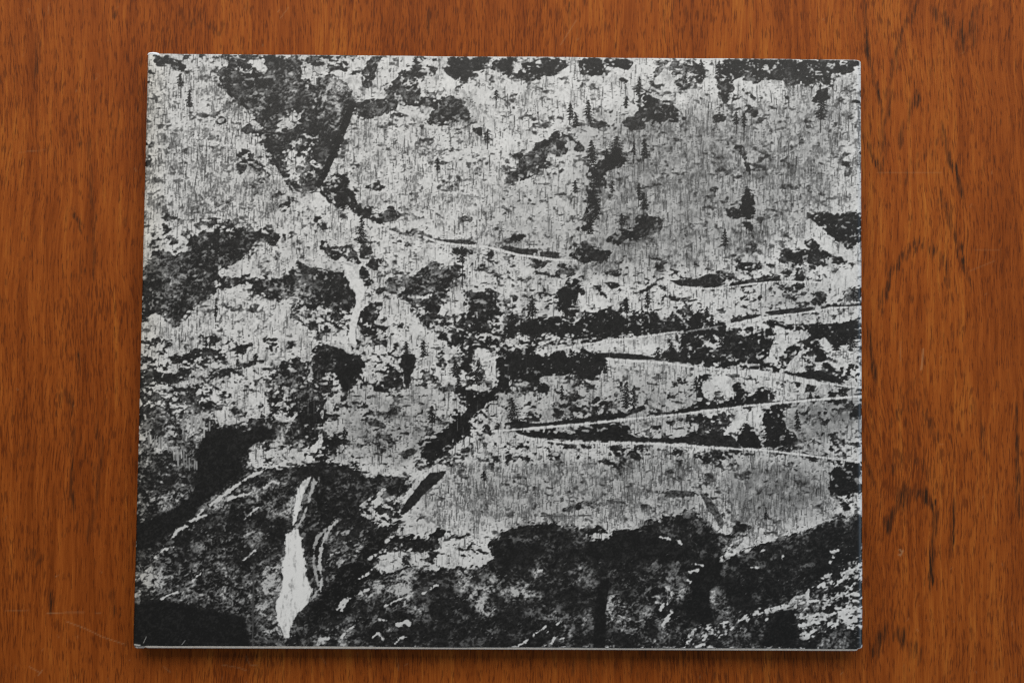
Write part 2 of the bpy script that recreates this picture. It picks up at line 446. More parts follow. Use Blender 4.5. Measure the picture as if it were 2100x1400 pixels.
    dk(.9, [(655,385),(675,362),(695,358),(722,365),(718,378),(730,395),(735,410),(745,420),(765,425),(775,440),(790,430),(800,425),
            (820,435),(818,450),(805,455),(775,458),(760,450),(735,445),(720,430),(700,425),(680,415),(665,405),(655,395)], .25)
    dk(.75, [(752,380),(775,370),(788,385),(770,390),(752,388)])
    # --- top, right of the middle
    dk(.82, [(1035,155),(1065,145),(1070,135),(1100,125),(1120,120),(1165,125),(1170,135),(1140,155),(1115,160),(1090,165),(1045,162)])
    dk(.9, [(1185,130),(1200,118),(1240,118),(1290,122),(1300,120),(1300,130),(1290,145),(1270,140),(1240,135),(1235,155),(1215,155),(1190,150)], .2)
    dk(.9, [(1268,158),(1290,160),(1285,170),(1268,170)])
    dk(.65, [(1350,125),(1370,122),(1365,140),(1345,165),(1325,190),(1300,220),(1288,238),(1295,220),(1315,195),(1335,165)], .5)
    dk(.93, [(1320,215),(1315,200),(1330,190),(1345,200),(1360,205),(1375,210),(1395,230),(1405,243),(1390,250),(1350,255),(1335,258),(1320,245),(1300,235)], .2)
    dk(1., [(1275,250),(1290,240),(1310,240),(1325,255),(1322,265),(1305,268),(1290,262),(1280,257)], .2)
    dk(.85, [(1375,130),(1400,125),(1420,120),(1420,150),(1400,150),(1380,155)]); dk(.9, [(1380,165),(1405,162),(1415,175),(1400,182),(1385,175)])
    dk(.85, [(1205,248),(1225,243),(1250,258),(1240,263),(1210,262)])
    dk(.93, [(1040,365),(1060,345),(1050,320),(1070,310),(1085,310),(1095,290),(1105,293),(1125,285),(1140,265),(1150,275),(1175,285),
             (1165,295),(1165,315),(1125,325),(1130,340),(1105,345),(1100,355),(1080,370),(1050,373),(1035,372)], .45)
    dk(.85, [(1175,305),(1180,290),(1200,298),(1195,312),(1180,312)], .5)
    dk(.72, [(1205,330),(1235,325),(1240,345),(1245,380),(1235,400),(1225,440),(1210,470),(1190,485),(1185,470),(1200,430),(1205,380)], .4)
    dk(.94, [(1238,310),(1270,300),(1280,320),(1290,325),(1270,345),(1235,350)], .15)
    dk(.8, [(1400,135),(1420,125),(1440,135),(1448,150),(1440,165),(1415,168),(1400,180)])
    dk(.88, [(1465,150),(1475,125),(1500,122),(1600,122),(1700,124),(1767,124),(1765,129),(1752,135),(1752,147),(1730,152),(1705,155),
             (1710,165),(1708,185),(1695,190),(1680,180),(1690,168),(1675,165),(1650,175),(1620,168),(1590,165),(1565,160),(1555,175),
             (1540,178),(1545,165),(1520,160),(1500,165),(1490,155)], .25)
    dk(.88, [(1470,160),(1500,160),(1510,180),(1500,195),(1510,205),(1490,215),(1470,200),(1475,185),(1468,175)], .25)
    dk(.5, [(1515,180),(1530,175),(1545,190),(1550,205),(1535,200)]); dk(.9, [(1605,199),(1620,196),(1620,202)])
    dk(.92, [(1665,205),(1680,185),(1700,190),(1703,200),(1690,210)], .15)
    dk(.7, [(1525,225),(1540,215),(1555,225),(1550,240),(1535,232)], .7); dk(.75, [(1455,240),(1475,230),(1490,240),(1485,250),(1460,250)], .6)
    dk(.6, [(1640,245),(1660,240),(1670,255),(1655,265)], .5)
    dk(.95, [(1508,300),(1520,298),(1530,315),(1535,335),(1542,350),(1540,362),(1532,352),(1522,325)], .25)
    dk(.95, [(1725,328),(1740,335),(1745,350),(1740,362),(1728,365),(1735,350)], .1); dk(.6, [(1755,310),(1768,305),(1768,318)], .5)
    dk(.55, [(1750,205),(1768,195),(1768,215),(1758,215)]); dk(.75, [(1450,385),(1475,380),(1490,385),(1460,392)], .5)
    # --- left, second row
    dk(.9, [(455,414),(470,412),(469,416),(456,417)]); dk(.45, [(555,395),(580,390),(610,405),(612,420),(590,435),(565,425)])
    dk(.7, [(340,445),(355,442),(370,448),(360,452),(338,455)]); dk(.75, [(385,455),(420,455),(448,450),(445,460),(420,463),(390,460)])
    dk(.8, [(458,453),(480,453),(478,457),(460,456)]); dk(.8, [(325,455),(345,462),(355,470),(340,480),(330,475),(335,465)])
    dk(.6, [(330,485),(350,480),(375,475),(390,472),(385,480),(365,490),(345,492)]); dk(.9, [(335,500),(360,495),(368,490),(365,500),(350,505)])
    dk(.6, [(308,490),(330,485),(325,500),(335,510),(320,510),(306,500)])
    dk(.95, [(288,570),(294,545),(305,530),(318,515),(330,508),(345,515),(355,520),(365,520),(380,510),(388,495),(395,482),(420,475),
             (440,470),(460,470),(480,470),(500,463),(520,465),(535,470),(555,475),(580,480),(600,480),(575,487),(565,500),(545,503),
             (520,500),(510,510),(520,520),(505,530),(480,540),(455,552),(448,565),(442,580),(445,590),(440,605),(425,612),(410,620),
             (390,640),(380,655),(365,672),(350,670),(345,655),(330,645),(322,640),(310,645),(300,655),(286,660),(286,610)], .26, .9)
    dk(.92, [(445,575),(460,565),(478,570),(495,565),(515,560),(530,570),(550,565),(570,572),(585,560),(600,545),(620,540),(640,550),
             (665,555),(690,560),(705,552),(715,570),(722,590),(732,605),(728,625),(722,640),(700,648),(680,640),(660,645),(640,625),
             (610,620),(585,615),(560,618),(540,615),(548,605),(530,605),(520,595),(515,582),(490,585),(465,592),(448,588)], .28, .9)
    dk(.55, [(600,620),(700,640),(720,665),(700,690),(640,680),(590,650)])
    # --- centre, second row
    dk(.5, [(640,440),(660,450),(672,475),(660,480)], .6)
    dk(.75, [(660,490),(680,505),(700,505),(720,505),(730,520),(740,540),(720,540),(700,525),(690,540),(680,530),(665,515),(655,505)], .5)
    dk(.78, [(735,490),(760,510),(770,518),(750,530),(740,530)], .3); dk(.85, [(755,535),(775,530),(785,532),(770,555),(755,548)], .6)
    dk(.92, [(735,555),(745,545),(755,555),(765,575),(758,590),(748,588),(738,570)], .2)
    dk(.94, [(788,580),(800,570),(815,560),(835,560),(855,560),(870,550),(880,540),(895,535),(910,545),(925,545),(945,552),(955,560),
             (940,570),(930,580),(915,590),(918,610),(905,625),(900,640),(895,655),(880,650),(870,630),(840,625),(815,605),(795,597)], .25, .9)
    snow(.1, [(856,612),(880,603),(887,609),(860,618)]); snow(.35, [(815,595),(835,590),(840,605),(820,605)])
    dk(.82, [(740,640),(760,620),(775,635),(780,645),(770,660),(750,665),(735,670),(728,660)], .25)
    dk(.82, [(855,650),(880,645),(895,665),(890,675),(870,668)], .5)
    snow(0., [(706,545),(725,548),(735,572),(749,592),(742,615),(738,640),(730,665),(722,680),(726,700),(716,700),(718,665),(724,640),(732,620),(730,600),(718,575)])
    dk(.95, [(880,487),(905,492),(930,493),(955,492),(980,497),(975,502),(945,500),(910,497),(885,492)], .4)
    dk(.85, [(795,470),(830,475),(850,470),(852,478),(840,482),(815,478)], .5); dk(.88, [(818,492),(840,495),(845,505),(830,503)])
    dk(.72, [(935,445),(965,440),(968,455),(950,458),(942,455)], .5); dk(.92, [(920,515),(940,508),(970,512),(975,520),(960,525),(945,522),(925,520)], .1)
    dk(.85, [(1000,502),(1010,505),(1000,510),(990,507)], .5); dk(.85, [(992,512),(1015,520),(1005,525)], .5)
    dk(.65, [(990,530),(1010,525),(1015,545),(1005,570),(995,560)], .6)
    dk(.94, [(955,600),(980,595),(990,600),(1000,590),(1015,595),(1020,620),(1030,640),(1020,655),(1000,660),(980,650),(960,625),(955,615)], .2)
    dk(.8, [(900,690),(912,660),(930,640),(945,645),(960,635),(990,655),(1010,660),(1045,660),(1040,705),(1010,715),(990,710),(970,705),(945,720),(920,710)], .2)
    dk(.97, [(1030,510),(1045,503),(1060,508),(1075,512),(1100,510),(1105,515),(1090,522),(1065,520),(1040,517)], .4)
    dk(.97, [(1105,518),(1120,515),(1148,520),(1140,528),(1120,528),(1107,524)], .4); dk(.65, [(1035,490),(1055,485),(1075,480),(1068,498),(1050,500)], .5)
    dk(.88, [(1085,530),(1105,530),(1115,535),(1130,535),(1120,545),(1105,555),(1098,550),(1100,540)], .4); dk(.9, [(1165,510),(1185,498),(1180,505),(1168,512)], .6)
    dk(.9, [(1190,500),(1205,495),(1220,510),(1240,510),(1255,515),(1250,530),(1230,540),(1215,538),(1200,540),(1175,530),(1165,520),(1180,518)], .25)
    dk(.92, [(1240,490),(1265,475),(1290,470),(1310,455),(1318,445),(1350,445),(1360,460),(1355,475),(1335,490),(1310,492),(1290,490),(1265,500),(1245,497)], .42)
    dk(.6, [(1330,490),(1355,490),(1350,500),(1360,520),(1345,515)], .6)
    dk(.75, [(1145,545),(1160,540),(1180,545),(1180,565),(1160,575),(1140,570)], .4)
    dk(.94, [(1165,580),(1185,570),(1195,590),(1190,610),(1180,625),(1150,640),(1130,635),(1150,615),(1140,600),(1155,590)], .15)
    dk(.8, [(1235,560),(1260,553),(1280,560),(1270,568),(1240,565)], .4); dk(.72, [(1240,575),(1275,580),(1272,595),(1255,595),(1240,585)], .4)
    dk(.95, [(1370,575),(1420,580),(1430,590),(1395,587)], .45)
    dk(.9, [(1020,690),(1035,662),(1060,650),(1080,655),(1115,650),(1150,650),(1175,665),(1195,655),(1220,640),(1250,645),(1280,640),
            (1300,638),(1340,640),(1370,645),(1390,640),(1400,650),(1430,660),(1430,680),(1390,682),(1320,688),(1240,698),(1180,705),(1150,690),(1100,690),(1060,680),(1040,700)], .14)
    snow(.5, [(1035,690),(1060,682),(1110,692),(1150,695),(1170,704),(1110,718),(1060,715),(1035,705)])
    snow(.55, [(1150,680),(1190,680),(1210,695),(1180,702),(1150,700)])
    # --- right, second row
    dk(.97, [(1525,400),(1535,382),(1545,400),(1550,420),(1545,440),(1535,450),(1520,440),(1518,425)], .15)
    dk(.92, [(1485,430),(1500,425),(1520,430),(1518,450),(1500,450),(1490,440)], .3); dk(.92, [(1525,455),(1540,455),(1545,470),(1532,472)], .2)
    dk(.94, [(1665,445),(1680,435),(1700,437),(1720,440),(1735,435),(1768,432),(1768,495),(1750,505),(1735,510),(1715,505),(1710,490),(1700,480),(1690,470),(1675,460)], .14)
    dk(.7, [(1620,465),(1640,460),(1630,468)], .5)
    dk(.9, [(1645,490),(1665,488),(1680,500),(1690,510),(1700,520),(1695,535),(1680,545),(1660,540),(1630,540),(1600,540),(1595,525),(1605,515),(1620,515),(1625,520),(1640,512),(1660,510),(1650,500)], .28)
    dk(.92, [(1505,550),(1520,545),(1550,548),(1560,550),(1535,558),(1510,555)], .3)
    dk(.96, [(1400,578),(1430,572),(1450,562),(1470,562),(1488,575),(1475,588),(1440,590),(1400,588)], .25)
    dk(.9, [(1490,570),(1495,560),(1508,560),(1510,570),(1495,575)]); dk(.96, [(1490,585),(1510,578),(1530,573),(1537,578),(1520,585),(1495,588)], .2)
    dk(.96, [(1545,578),(1565,572),(1600,567),(1600,575),(1570,578)], .3); dk(.9, [(1630,570),(1640,560),(1650,568),(1675,572),(1695,574),(1690,577),(1640,575)], .25)
    dk(.7, [(1590,580),(1630,583),(1650,580),(1650,592),(1620,600),(1600,590)], .4); dk(.75, [(1550,610),(1570,595),(1560,615)], .3)
    dk(.92, [(1670,620),(1695,605),(1698,610),(1685,625),(1670,632)], .2)
    dk(.97, [(1565,640),(1590,637),(1640,632),(1672,629),(1665,637),(1620,642),(1580,647)], .3); dk(.95, [(1690,628),(1768,622),(1768,627),(1700,631)], .2)
    dk(.92, [(1500,655),(1540,645),(1562,645),(1555,650),(1520,658),(1495,663)], .4); dk(.95, [(1748,600),(1760,590),(1768,595),(1768,610),(1752,607)], .1)
    snow(.02, [(1700,560),(1768,545),(1768,586),(1740,592),(1702,590)])
    dk(.86, [(1390,690),(1400,660),(1430,640),(1450,650),(1470,655),(1490,662),(1500,670),(1520,675),(1545,668),(1580,670),(1590,690),
             (1580,710),(1575,740),(1605,760),(1560,758),(1500,755),(1450,750),(1400,745),(1385,735),(1395,710)], .12)
    dk(.88, [(1560,662),(1580,655),(1610,665),(1650,665),(1690,665),(1740,660),(1768,650),(1768,700),(1740,705),(1710,710),(1690,690),
             (1680,710),(1700,730),(1680,745),(1650,735),(1640,720),(1620,740),(1610,760),(1600,750),(1590,730),(1620,710),(1650,700),(1668,682),(1600,672)], .12)
    snow(.3, [(1450,690),(1480,695),(1478,710),(1455,715)]); snow(.1, [(1588,675),(1602,680),(1603,690),(1598,710),(1590,705)])
    snow(.3, [(1640,715),(1665,710),(1675,735),(1660,760),(1645,740)])
    dk(.97, [(1605,762),(1640,765),(1660,760),(1690,765),(1720,775),(1735,785),(1700,782),(1650,773),(1620,769)], .08)
    dk(.6, [(1685,745),(1700,740),(1715,755),(1768,740),(1768,775),(1740,780),(1715,770)], .2)
    # --- left, third row
    dk(.85, [(370,718),(385,700),(395,683),(398,690),(388,708),(372,716)], .5); dk(.8, [(325,725),(345,728),(335,733)])
    dk(.6, [(425,735),(445,725),(460,720),(480,718),(490,715),(520,703),(515,712),(490,725),(475,735),(450,740),(430,745)], .4)
    dk(.75, [(545,695),(575,692),(572,710),(550,712)], .6); dk(.8, [(590,705),(605,705),(600,713),(588,712)], .6)
    dk(.65, [(485,742),(520,740),(540,733),(530,745),(500,750)], .5)
    dk(.78, [(286,762),(315,760),(340,768),(355,765),(370,755),(390,758),(405,765),(395,775),(370,780),(350,790),(320,785),(290,785),(284,800)], .45)
    dk(.78, [(405,770),(420,770),(440,762),(465,755),(490,760),(495,765),(480,775),(455,780),(445,790),(420,785),(405,778)], .4)
    dk(.82, [(310,805),(328,798),(330,805),(320,820),(300,825),(298,818)], .5); dk(.78, [(370,810),(395,800),(400,815),(395,825),(370,830),(365,825)], .5)
    dk(.95, [(415,810),(435,808),(435,815),(418,818)]); dk(.9, [(400,825),(420,820),(425,830),(405,835)])
    snow(.14, [(430,780),(560,745),(565,790),(550,820),(560,850),(500,862),(450,862),(440,820)])
    dk(.88, [(560,770),(580,740),(600,735),(625,735),(630,745),(645,725),(660,715),(680,712),(700,718),(690,760),(665,790),(660,900),
             (645,920),(625,920),(610,900),(590,890),(570,870),(560,850),(555,815),(570,800),(572,790),(560,785)], .2, .8)
    snow(.35, [(560,830),(590,815),(610,845),(600,870),(575,850)])
    dk(.9, [(525,830),(540,825),(545,835),(535,840)])
    dk(.86, [(282,835),(305,830),(330,835),(345,840),(360,845),(380,840),(400,835),(430,840),(445,855),(440,870),(480,870),(510,862),
             (540,855),(560,855),(580,865),(600,880),(620,900),(640,925),(625,935),(600,915),(580,910),(560,905),(545,915),(520,925),
             (505,945),(490,975),(278,975)], .5, 1.)
    dk(1., [(430,872),(470,877),(500,882),(540,872),(570,882),(560,895),(530,905),(510,920),(490,950),(470,975),(408,975),(405,950),(400,930),(415,900)], .08, .5)
    # --- centre, third row
    dk(.92, [(640,715),(660,705),(680,710),(700,715),(720,725),(740,735),(752,750),(745,770),(725,790),(712,810),(700,795),(690,770),(680,750),(660,745),(650,760),(640,770)], .16)
    dk(1., [(692,755),(720,745),(735,760),(722,780),(712,800),(700,795),(695,780)], .04, .2); dk(.92, [(708,795),(720,795),(706,826),(697,820)], .3)
    dk(.78, [(640,770),(660,790),(680,790),(690,810),(670,820),(650,840),(640,850)], .3)
    dk(.62, [(640,670),(718,670),(715,690),(700,690)], .4); dk(.88, [(738,668),(790,668),(790,680),(760,690),(740,685)], .2)
    dk(.82, [(755,750),(790,755),(810,750),(820,770),(830,790),(815,800),(790,805),(765,800),(750,795),(780,780),(770,760)], .2)
    dk(.98, [(825,727),(850,727),(852,745),(848,755),(842,770),(843,785),(835,795),(828,785),(830,765),(820,750)], .1)
    dk(.95, [(950,730),(965,715),(972,735),(965,760),(950,770),(945,750)], .08)
    dk(.88, [(1045,715),(1020,738),(1015,755),(1025,775),(1020,790),(1000,800),(985,805),(970,800),(955,790),(938,800),(922,785),(930,802),
             (940,815),(960,825),(950,845),(930,860),(910,880),(890,895),(870,905),(862,925),(868,945),(880,955),(900,945),(930,915),(955,895),(975,875),(960,868),
             (975,845),(1000,830),(1020,815),(1045,800)], .06, .4)
    snow(.55, [(985,870),(1010,865),(1010,890),(985,900),(960,930),(950,925)])
    dk(.92, [(858,860),(880,862),(875,868),(860,866)]); dk(.85, [(855,880),(880,875),(895,885),(875,895),(857,890)])
    dk(.85, [(758,845),(775,840),(800,848),(790,855),(765,850)], .5); dk(.95, [(763,868),(785,866),(797,868),(785,875),(768,876)], .3)
    dk(.95, [(815,930),(840,920),(858,922),(850,932),(825,935)], .6)
    dk(.82, [(640,840),(655,850),(660,875),(640,880)], .3); dk(.84, [(655,905),(680,890),(700,900),(705,920),(690,940),(660,950),(640,962),(640,930)], .15)
    dk(.94, [(1020,712),(1040,700),(1050,715),(1070,720),(1090,710),(1100,725),(1120,735),(1140,720),(1155,715),(1165,735),(1180,720),
             (1195,715),(1215,720),(1235,730),(1245,745),(1235,760),(1230,775),(1215,785),(1190,785),(1180,775),(1160,770),(1130,770),
             (1110,775),(1095,790),(1080,780),(1040,785),(1020,790)], .07)
    dk(.86, [(1095,785),(1105,780),(1120,785),(1130,795),(1120,810),(1100,800)], .15)
    dk(.96, [(1220,724),(1250,725),(1290,725),(1330,730),(1352,738),(1300,738),(1240,733)], .12)
    dk(.92, [(1360,720),(1385,712),(1398,742),(1370,740),(1350,735)], .1)
    dk(.95, [(1290,835),(1320,828),(1325,838),(1300,845),(1285,852)], .12); dk(.97, [(1040,866),(1060,858),(1075,865),(1070,874),(1045,874)], .05)
    dk(.94, [(1045,868),(1100,868),(1140,865),(1180,860),(1210,850),(1240,845),(1270,850),(1290,838),(1300,852),(1280,857),(1200,866),(1120,873),(1050,878)], .2)
    dk(.96, [(1330,845),(1370,845),(1420,835),(1450,832),(1500,824),(1500,832),(1420,843),(1370,849),(1330,851)], .15)
    dk(.55, [(1180,810),(1240,815),(1270,835),(1255,848),(1220,850),(1190,840)], .5)
    dk(.92, [(1050,886),(1080,881),(1130,885),(1180,885),(1195,872),(1220,870),(1250,870),(1280,866),(1295,880),(1300,895),(1320,900),(1380,893),(1420,895),(1420,910),(1260,905),(1180,903),(1120,898),(1070,893)], .1)
    snow(.05, [(1290,863),(1312,862),(1315,885),(1300,880)]); snow(.3, [(1320,860),(1400,855),(1400,888),(1330,895)])
    dk(.72, [(1070,905),(1092,905),(1090,912),(1072,912)]); dk(.95, [(1155,915),(1175,910),(1190,915),(1180,920),(1160,918)], .5)
    dk(.75, [(1235,912),(1265,912),(1285,912),(1290,922),(1275,930),(1265,940),(1255,925)], .25); dk(.75, [(1215,945),(1250,940),(1285,945),(1270,955),(1220,952)], .6)
    snow(.06, [(1190,713),(1240,703),(1320,693),(1388,683),(1375,700),(1335,720),(1260,722),(1215,722)])
    # --- right, third row
    snow(0., [(1448,780),(1480,770),(1512,780),(1502,800),(1512,806),(1490,816),(1475,832),(1452,836),(1450,810)])
    dk(.97, [(1467,805),(1475,797),(1482,805),(1475,818),(1466,820)], .5)
    dk(.62, [(1430,770),(1455,765),(1445,780),(1440,800),(1450,820),(1445,840),(1430,840),(1425,800)], .25)
    dk(.94, [(1500,790),(1515,782),(1528,795),(1525,810),(1535,815),(1560,800),(1575,795),(1578,810),(1575,824),(1545,830),(1500,834),
             (1460,837),(1410,845),(1400,842),(1450,832),(1490,820),(1508,812)], .1)
    dk(.96, [(1585,820),(1625,818),(1660,817),(1690,812),(1680,819),(1630,823)], .1); dk(.7, [(1700,800),(1730,795),(1745,805),(1740,815),(1720,830),(1690,825)], .3)
    dk(.88, [(1400,857),(1440,852),(1480,845),(1505,847),(1505,860),(1495,875),(1480,890),(1460,900),(1440,905),(1400,900)], .35)
    snow(.0, [(1450,850),(1463,852),(1460,865),(1452,862)]); snow(.25, [(1400,862),(1430,864),(1430,890),(1400,890)]); snow(.1, [(1442,880),(1458,872),(1455,888)])
    dk(1., [(1400,893),(1480,893),(1500,890),(1500,910),(1450,912),(1400,908)], .1); snow(0., [(1507,842),(1536,840),(1532,860),(1520,880),(1500,885),(1490,885),(1507,865)])
    dk(.97, [(1505,905),(1520,882),(1530,870),(1545,880),(1555,900),(1565,920),(1530,920)], .06)
    dk(.86, [(1565,850),(1580,832),(1600,830),(1605,855),(1615,885),(1635,890),(1630,910),(1620,925),(1590,920),(1570,915),(1570,880)], .06)
    dk(.6, [(1640,845),(1660,835),(1700,840),(1720,830),(1700,850),(1680,860),(1655,860)], .4); dk(.95, [(1740,850),(1768,820),(1768,862),(1745,855)], .08)
    dk(.72, [(1610,925),(1650,930),(1690,935),(1720,940),(1740,945),(1700,950),(1650,940)], .3)
    dk(.75, [(1424,930),(1455,925),(1500,925),(1500,940),(1480,945),(1470,960),(1440,945)], .3); dk(.5, [(1595,935),(1640,940),(1640,965),(1600,965)], .5)
    dk(.94, [(1705,965),(1720,950),(1768,945),(1768,1005),(1755,1015),(1740,1025),(1720,1020),(1700,1000)], .08)
    dk(.82, [(1720,1035),(1740,1030),(1750,1040),(1735,1050)], .15); snow(.1, [(1735,1025),(1768,1010),(1768,1050),(1745,1045)])
    # --- the dark foot of the slope
    dk(.96, [(276,970),(408,970),(500,950),(540,960),(600,955),(645,945),(690,960),(740,965),(770,985),(790,990),(780,1005),(740,1030),
             (728,1040),(745,1060),(790,1078),(812,1074),(832,1080),(800,1102),(780,1130),(775,1160),(740,1210),(640,1300),(640,1332),(270,1332)], .22, 1.)
    dk(.9, [(278,960),(400,955),(395,1010),(360,1040),(330,1050),(278,1070)], .42, 1.)
    dk(1., [(405,960),(500,948),(490,972),(450,1000),(420,1030),(380,1060),(350,1090),(320,1110),(278,1130),(278,1085),(330,1052),(362,1040),(397,1010)], .05, .4)
    dk(1., [(270,1240),(340,1232),(420,1250),(500,1262),(515,1332),(270,1332)], .05, .25)
    snow(.35, [(540,925),(565,907),(578,902),(590,915),(625,918),(650,905),(665,885),(665,940),(640,938),(610,925),(590,930),(560,945),(535,960),(515,968),(528,945)])
    dk(.985, [(640,1332),(640,1255),(700,1205),(740,1205),(770,1165),(800,1175),(830,1165),(870,1160),(890,1170),(940,1160),(985,1160),
             (1015,1145),(1010,1130),(1005,1112),(1030,1090),(1055,1078),(1110,1072),(1140,1076),(1160,1085),(1250,1085),(1310,1085),
             (1330,1068),(1360,1062),(1385,1055),(1410,1045),(1440,1060),(1470,1085),(1488,1098),(1502,1094),(1540,1078),(1530,1092),(1505,1112),(1480,1140),
             (1500,1138),(1530,1125),(1560,1112),(1600,1098),(1660,1082),(1700,1062),(1772,1055),(1776,1332)], .26, 1.)
    dk(.85, [(765,975),(835,978),(846,996),(825,1018),(800,1010)], .3); snow(.35, [(728,1040),(780,1010),(800,1030),(840,1020),(836,1050),(820,1072),(790,1070),(770,1052),(740,1052)])
    vl(.35, [(920,975),(945,985),(900,1022),(870,1047),(850,1057),(840,1077),(812,1087),(848,1050),(880,1015)])
    dk(.9, [(805,1100),(840,1095),(870,1100),(900,1085),(925,1085),(905,1100),(900,1115),(915,1120),(895,1130),(870,1132),(830,1130),(800,1130),(775,1135),(785,1115)], .2)
    snow(0., [(800,1100),(825,1085),(870,1065),(900,1060),(880,1080),(850,1093),(820,1095)])
    snow(.18, [(830,1140),(880,1130),(920,1120),(960,1112),(1010,1125),(1016,1140),(990,1153),(930,1158),(890,1166),(850,1160),(800,1172),(820,1155)])
    dk(.95, [(920,1098),(965,1095),(960,1102),(925,1105)]); dk(.9, [(855,1143),(885,1145),(880,1152),(860,1150)])
    dk(1., [(790,1095),(800,1100),(785,1120),(770,1145),(755,1170),(745,1200),(735,1215),(720,1250),(690,1260),(660,1272),(640,1292),(628,1265),(640,1240),(660,1220),(680,1200),(700,1170),(730,1150),(745,1120),(760,1105)], .03, .2)
    dk(.9, [(690,1085),(740,1090),(755,1110),(740,1130),(720,1150),(700,1160),(680,1160),(668,1130)], .6, 1.)
    for p in ([(1200,1100),(1215,1092),(1245,1090),(1262,1084),(1250,1098),(1235,1105),(1210,1103)],
              [(1475,1150),(1490,1130),(1510,1112),(1540,1095),(1580,1085),(1620,1080),(1660,1068),(1690,1055),(1720,1050),(1700,1068),(1650,1088),(1600,1099),(1560,1114),(1530,1126),(1500,1140)],
              [(1640,1101),(1665,1091),(1686,1094),(1660,1103)], [(1690,1082),(1720,1078),(1716,1085),(1690,1087)]):
        snow(.12, p)
    snow(.10, [(1730,1020),(1768,1010),(1768,1050),(1745,1045)])
    snow(.46, [(1770,1140),(1770,1280),(1750,1290),(1700,1285),(1660,1310),(1635,1296),(1640,1270),(1630,1250),(1660,1230),(1690,1205),(1720,1180),(1740,1160)])
    dk(.85, [(1690,1200),(1720,1195),(1735,1215),(1700,1225),(1670,1222)], .12)
    snow(.38, [(1500,1272),(1540,1256),(1590,1240),(1640,1220),(1660,1205),(1690,1185),(1730,1165),(1728,1180),(1690,1204),(1660,1216),(1640,1236),(1600,1246),(1545,1263),(1520,1276)])
    snow(.46, [(1405,1325),(1410,1300),(1440,1280),(1470,1275),(1500,1262),(1535,1258),(1525,1280),(1500,1300),(1470,1310),(1440,1327)])
    dk(1., [(1415,1180),(1430,1150),(1480,1142),(1475,1160),(1480,1190),(1455,1210),(1455,1240),(1465,1275),(1430,1275),(1410,1255),(1420,1230)], .03, .2)
    dk(1., [(1600,1250),(1632,1248),(1636,1300),(1630,1330),(1560,1330),(1570,1290)], .08, .4)
    dk(.97, [(1455,1215),(1470,1197),(1500,1205),(1530,1225),(1520,1245),(1490,1255),(1470,1275),(1458,1250)], .62, 1.)
    dk(.95, [(1505,1076),(1530,1072),(1540,1080),(1520,1090),(1500,1098)], .1)
    dk(.95, [(1435,1010),(1455,1020),(1470,1040),(1485,1070),(1495,1090),(1490,1098),(1480,1085),(1465,1060),(1450,1040)], .75)
    snow(.0, [(1470,1055),(1479,1062),(1496,1089),(1490,1097),(1482,1085)])
    dk(.95, [(1350,1008),(1370,1003),(1425,1008),(1425,1018),(1370,1020)], .5); dk(.65, [(1150,1043),(1190,1025),(1240,1020),(1230,1035),(1190,1045),(1160,1050)], .5)
    dk(.99, [(1000,1112),(1055,1080),(1110,1074),(1310,1088),(1360,1064),(1410,1050),(1470,1088),(1480,1140),(1420,1150),(1300,1150),(1160,1140),(1020,1160)], .14, .8)
    snow(.05, [(1200,1100),(1215,1092),(1245,1090),(1262,1084),(1250,1098),(1235,1105),(1210,1103)])
    dk(.99, [(1490,1150),(1560,1122),(1640,1098),(1700,1075),(1770,1068),(1770,1135),(1735,1155),(1690,1182),(1640,1212),(1580,1238),(1510,1258),(1480,1200)], .13, .7)
    dk(.97, [(645,955),(700,950),(760,985),(785,995),(740,1028),(700,1050),(650,1050),(640,1000)], .14, .8)
    for p, tn in (([(495,1080),(510,1075),(535,1085),(550,1100),(540,1115),(520,1110),(505,1100)], 1.0), ([(503,1110),(520,1105),(527,1120),(515,1125)], .9),
                  ([(285,1185),(305,1165),(330,1170),(335,1190),(328,1210),(300,1220),(287,1215)], .9), ([(530,1150),(582,1140),(577,1235),(555,1240),(540,1200)], .55),
                  ([(520,1245),(560,1235),(572,1285),(585,1320),(560,1329),(530,1300)], .75), ([(590,1018),(607,1018),(602,1068),(590,1080),(580,1050)], .6),
                  ([(740,1195),(775,1180),(780,1215),(745,1220)], .65), ([(800,1180),(840,1185),(845,1215),(810,1225),(790,1205)], .6),
                  ([(940,1170),(965,1165),(960,1200),(940,1200)], .65), ([(960,1190),(1010,1200),(1020,1250),(1000,1265),(970,1240)], .6),
                  ([(1080,1165),(1150,1165),(1160,1195),(1110,1200)], .42), ([(1160,1160),(1215,1165),(1220,1195),(1180,1200)], .6),
                  ([(1070,1205),(1100,1215),(1090,1260),(1070,1255)], .5), ([(1200,1230),(1218,1230),(1216,1290),(1195,1300)], .7),
                  ([(1245,1230),(1275,1225),(1275,1290),(1245,1300)], .75), ([(1020,1200),(1060,1190),(1070,1240),(1030,1250)], .45)):
        cv.fill(tone, p, min(tn * 1.35, 1.)); cv.fill(rough, p, 1.0)
    dk(1., [(1226,1205),(1250,1182),(1246,1220),(1240,1260),(1241,1330),(1218,1330),(1221,1260)], .02, .1)

    # --- from shares to shapes
    bg_ = blur(big, 4)
    Dn = blur(D, 2) * (1 - bg_) + blur(D, 5) * bg_
    tone = blur(tone, 4); rough = blur(rough, 3); veil = blur(veil, 22); woodd = blur(wood, 10)
    wx = X + 5 * fbm(X, Y, (23, 9), (1, .7), 201); wy = Y + 4 * fbm(X, Y, (23, 9), (1, .7), 211)
    low = smooth(930, 1120, Y - 0.05 * (X - 1000))
    n1 = uniform(fbm(wx, wy, ((30, 20), (14, 9), (8, 5.5), (4.6, 3.6), (2.8, 2.3)), (.5, .8, 1., .9, .5), 11))
    u, w = (wx * .87 - wy * .5), (wx * .5 + wy * .87)
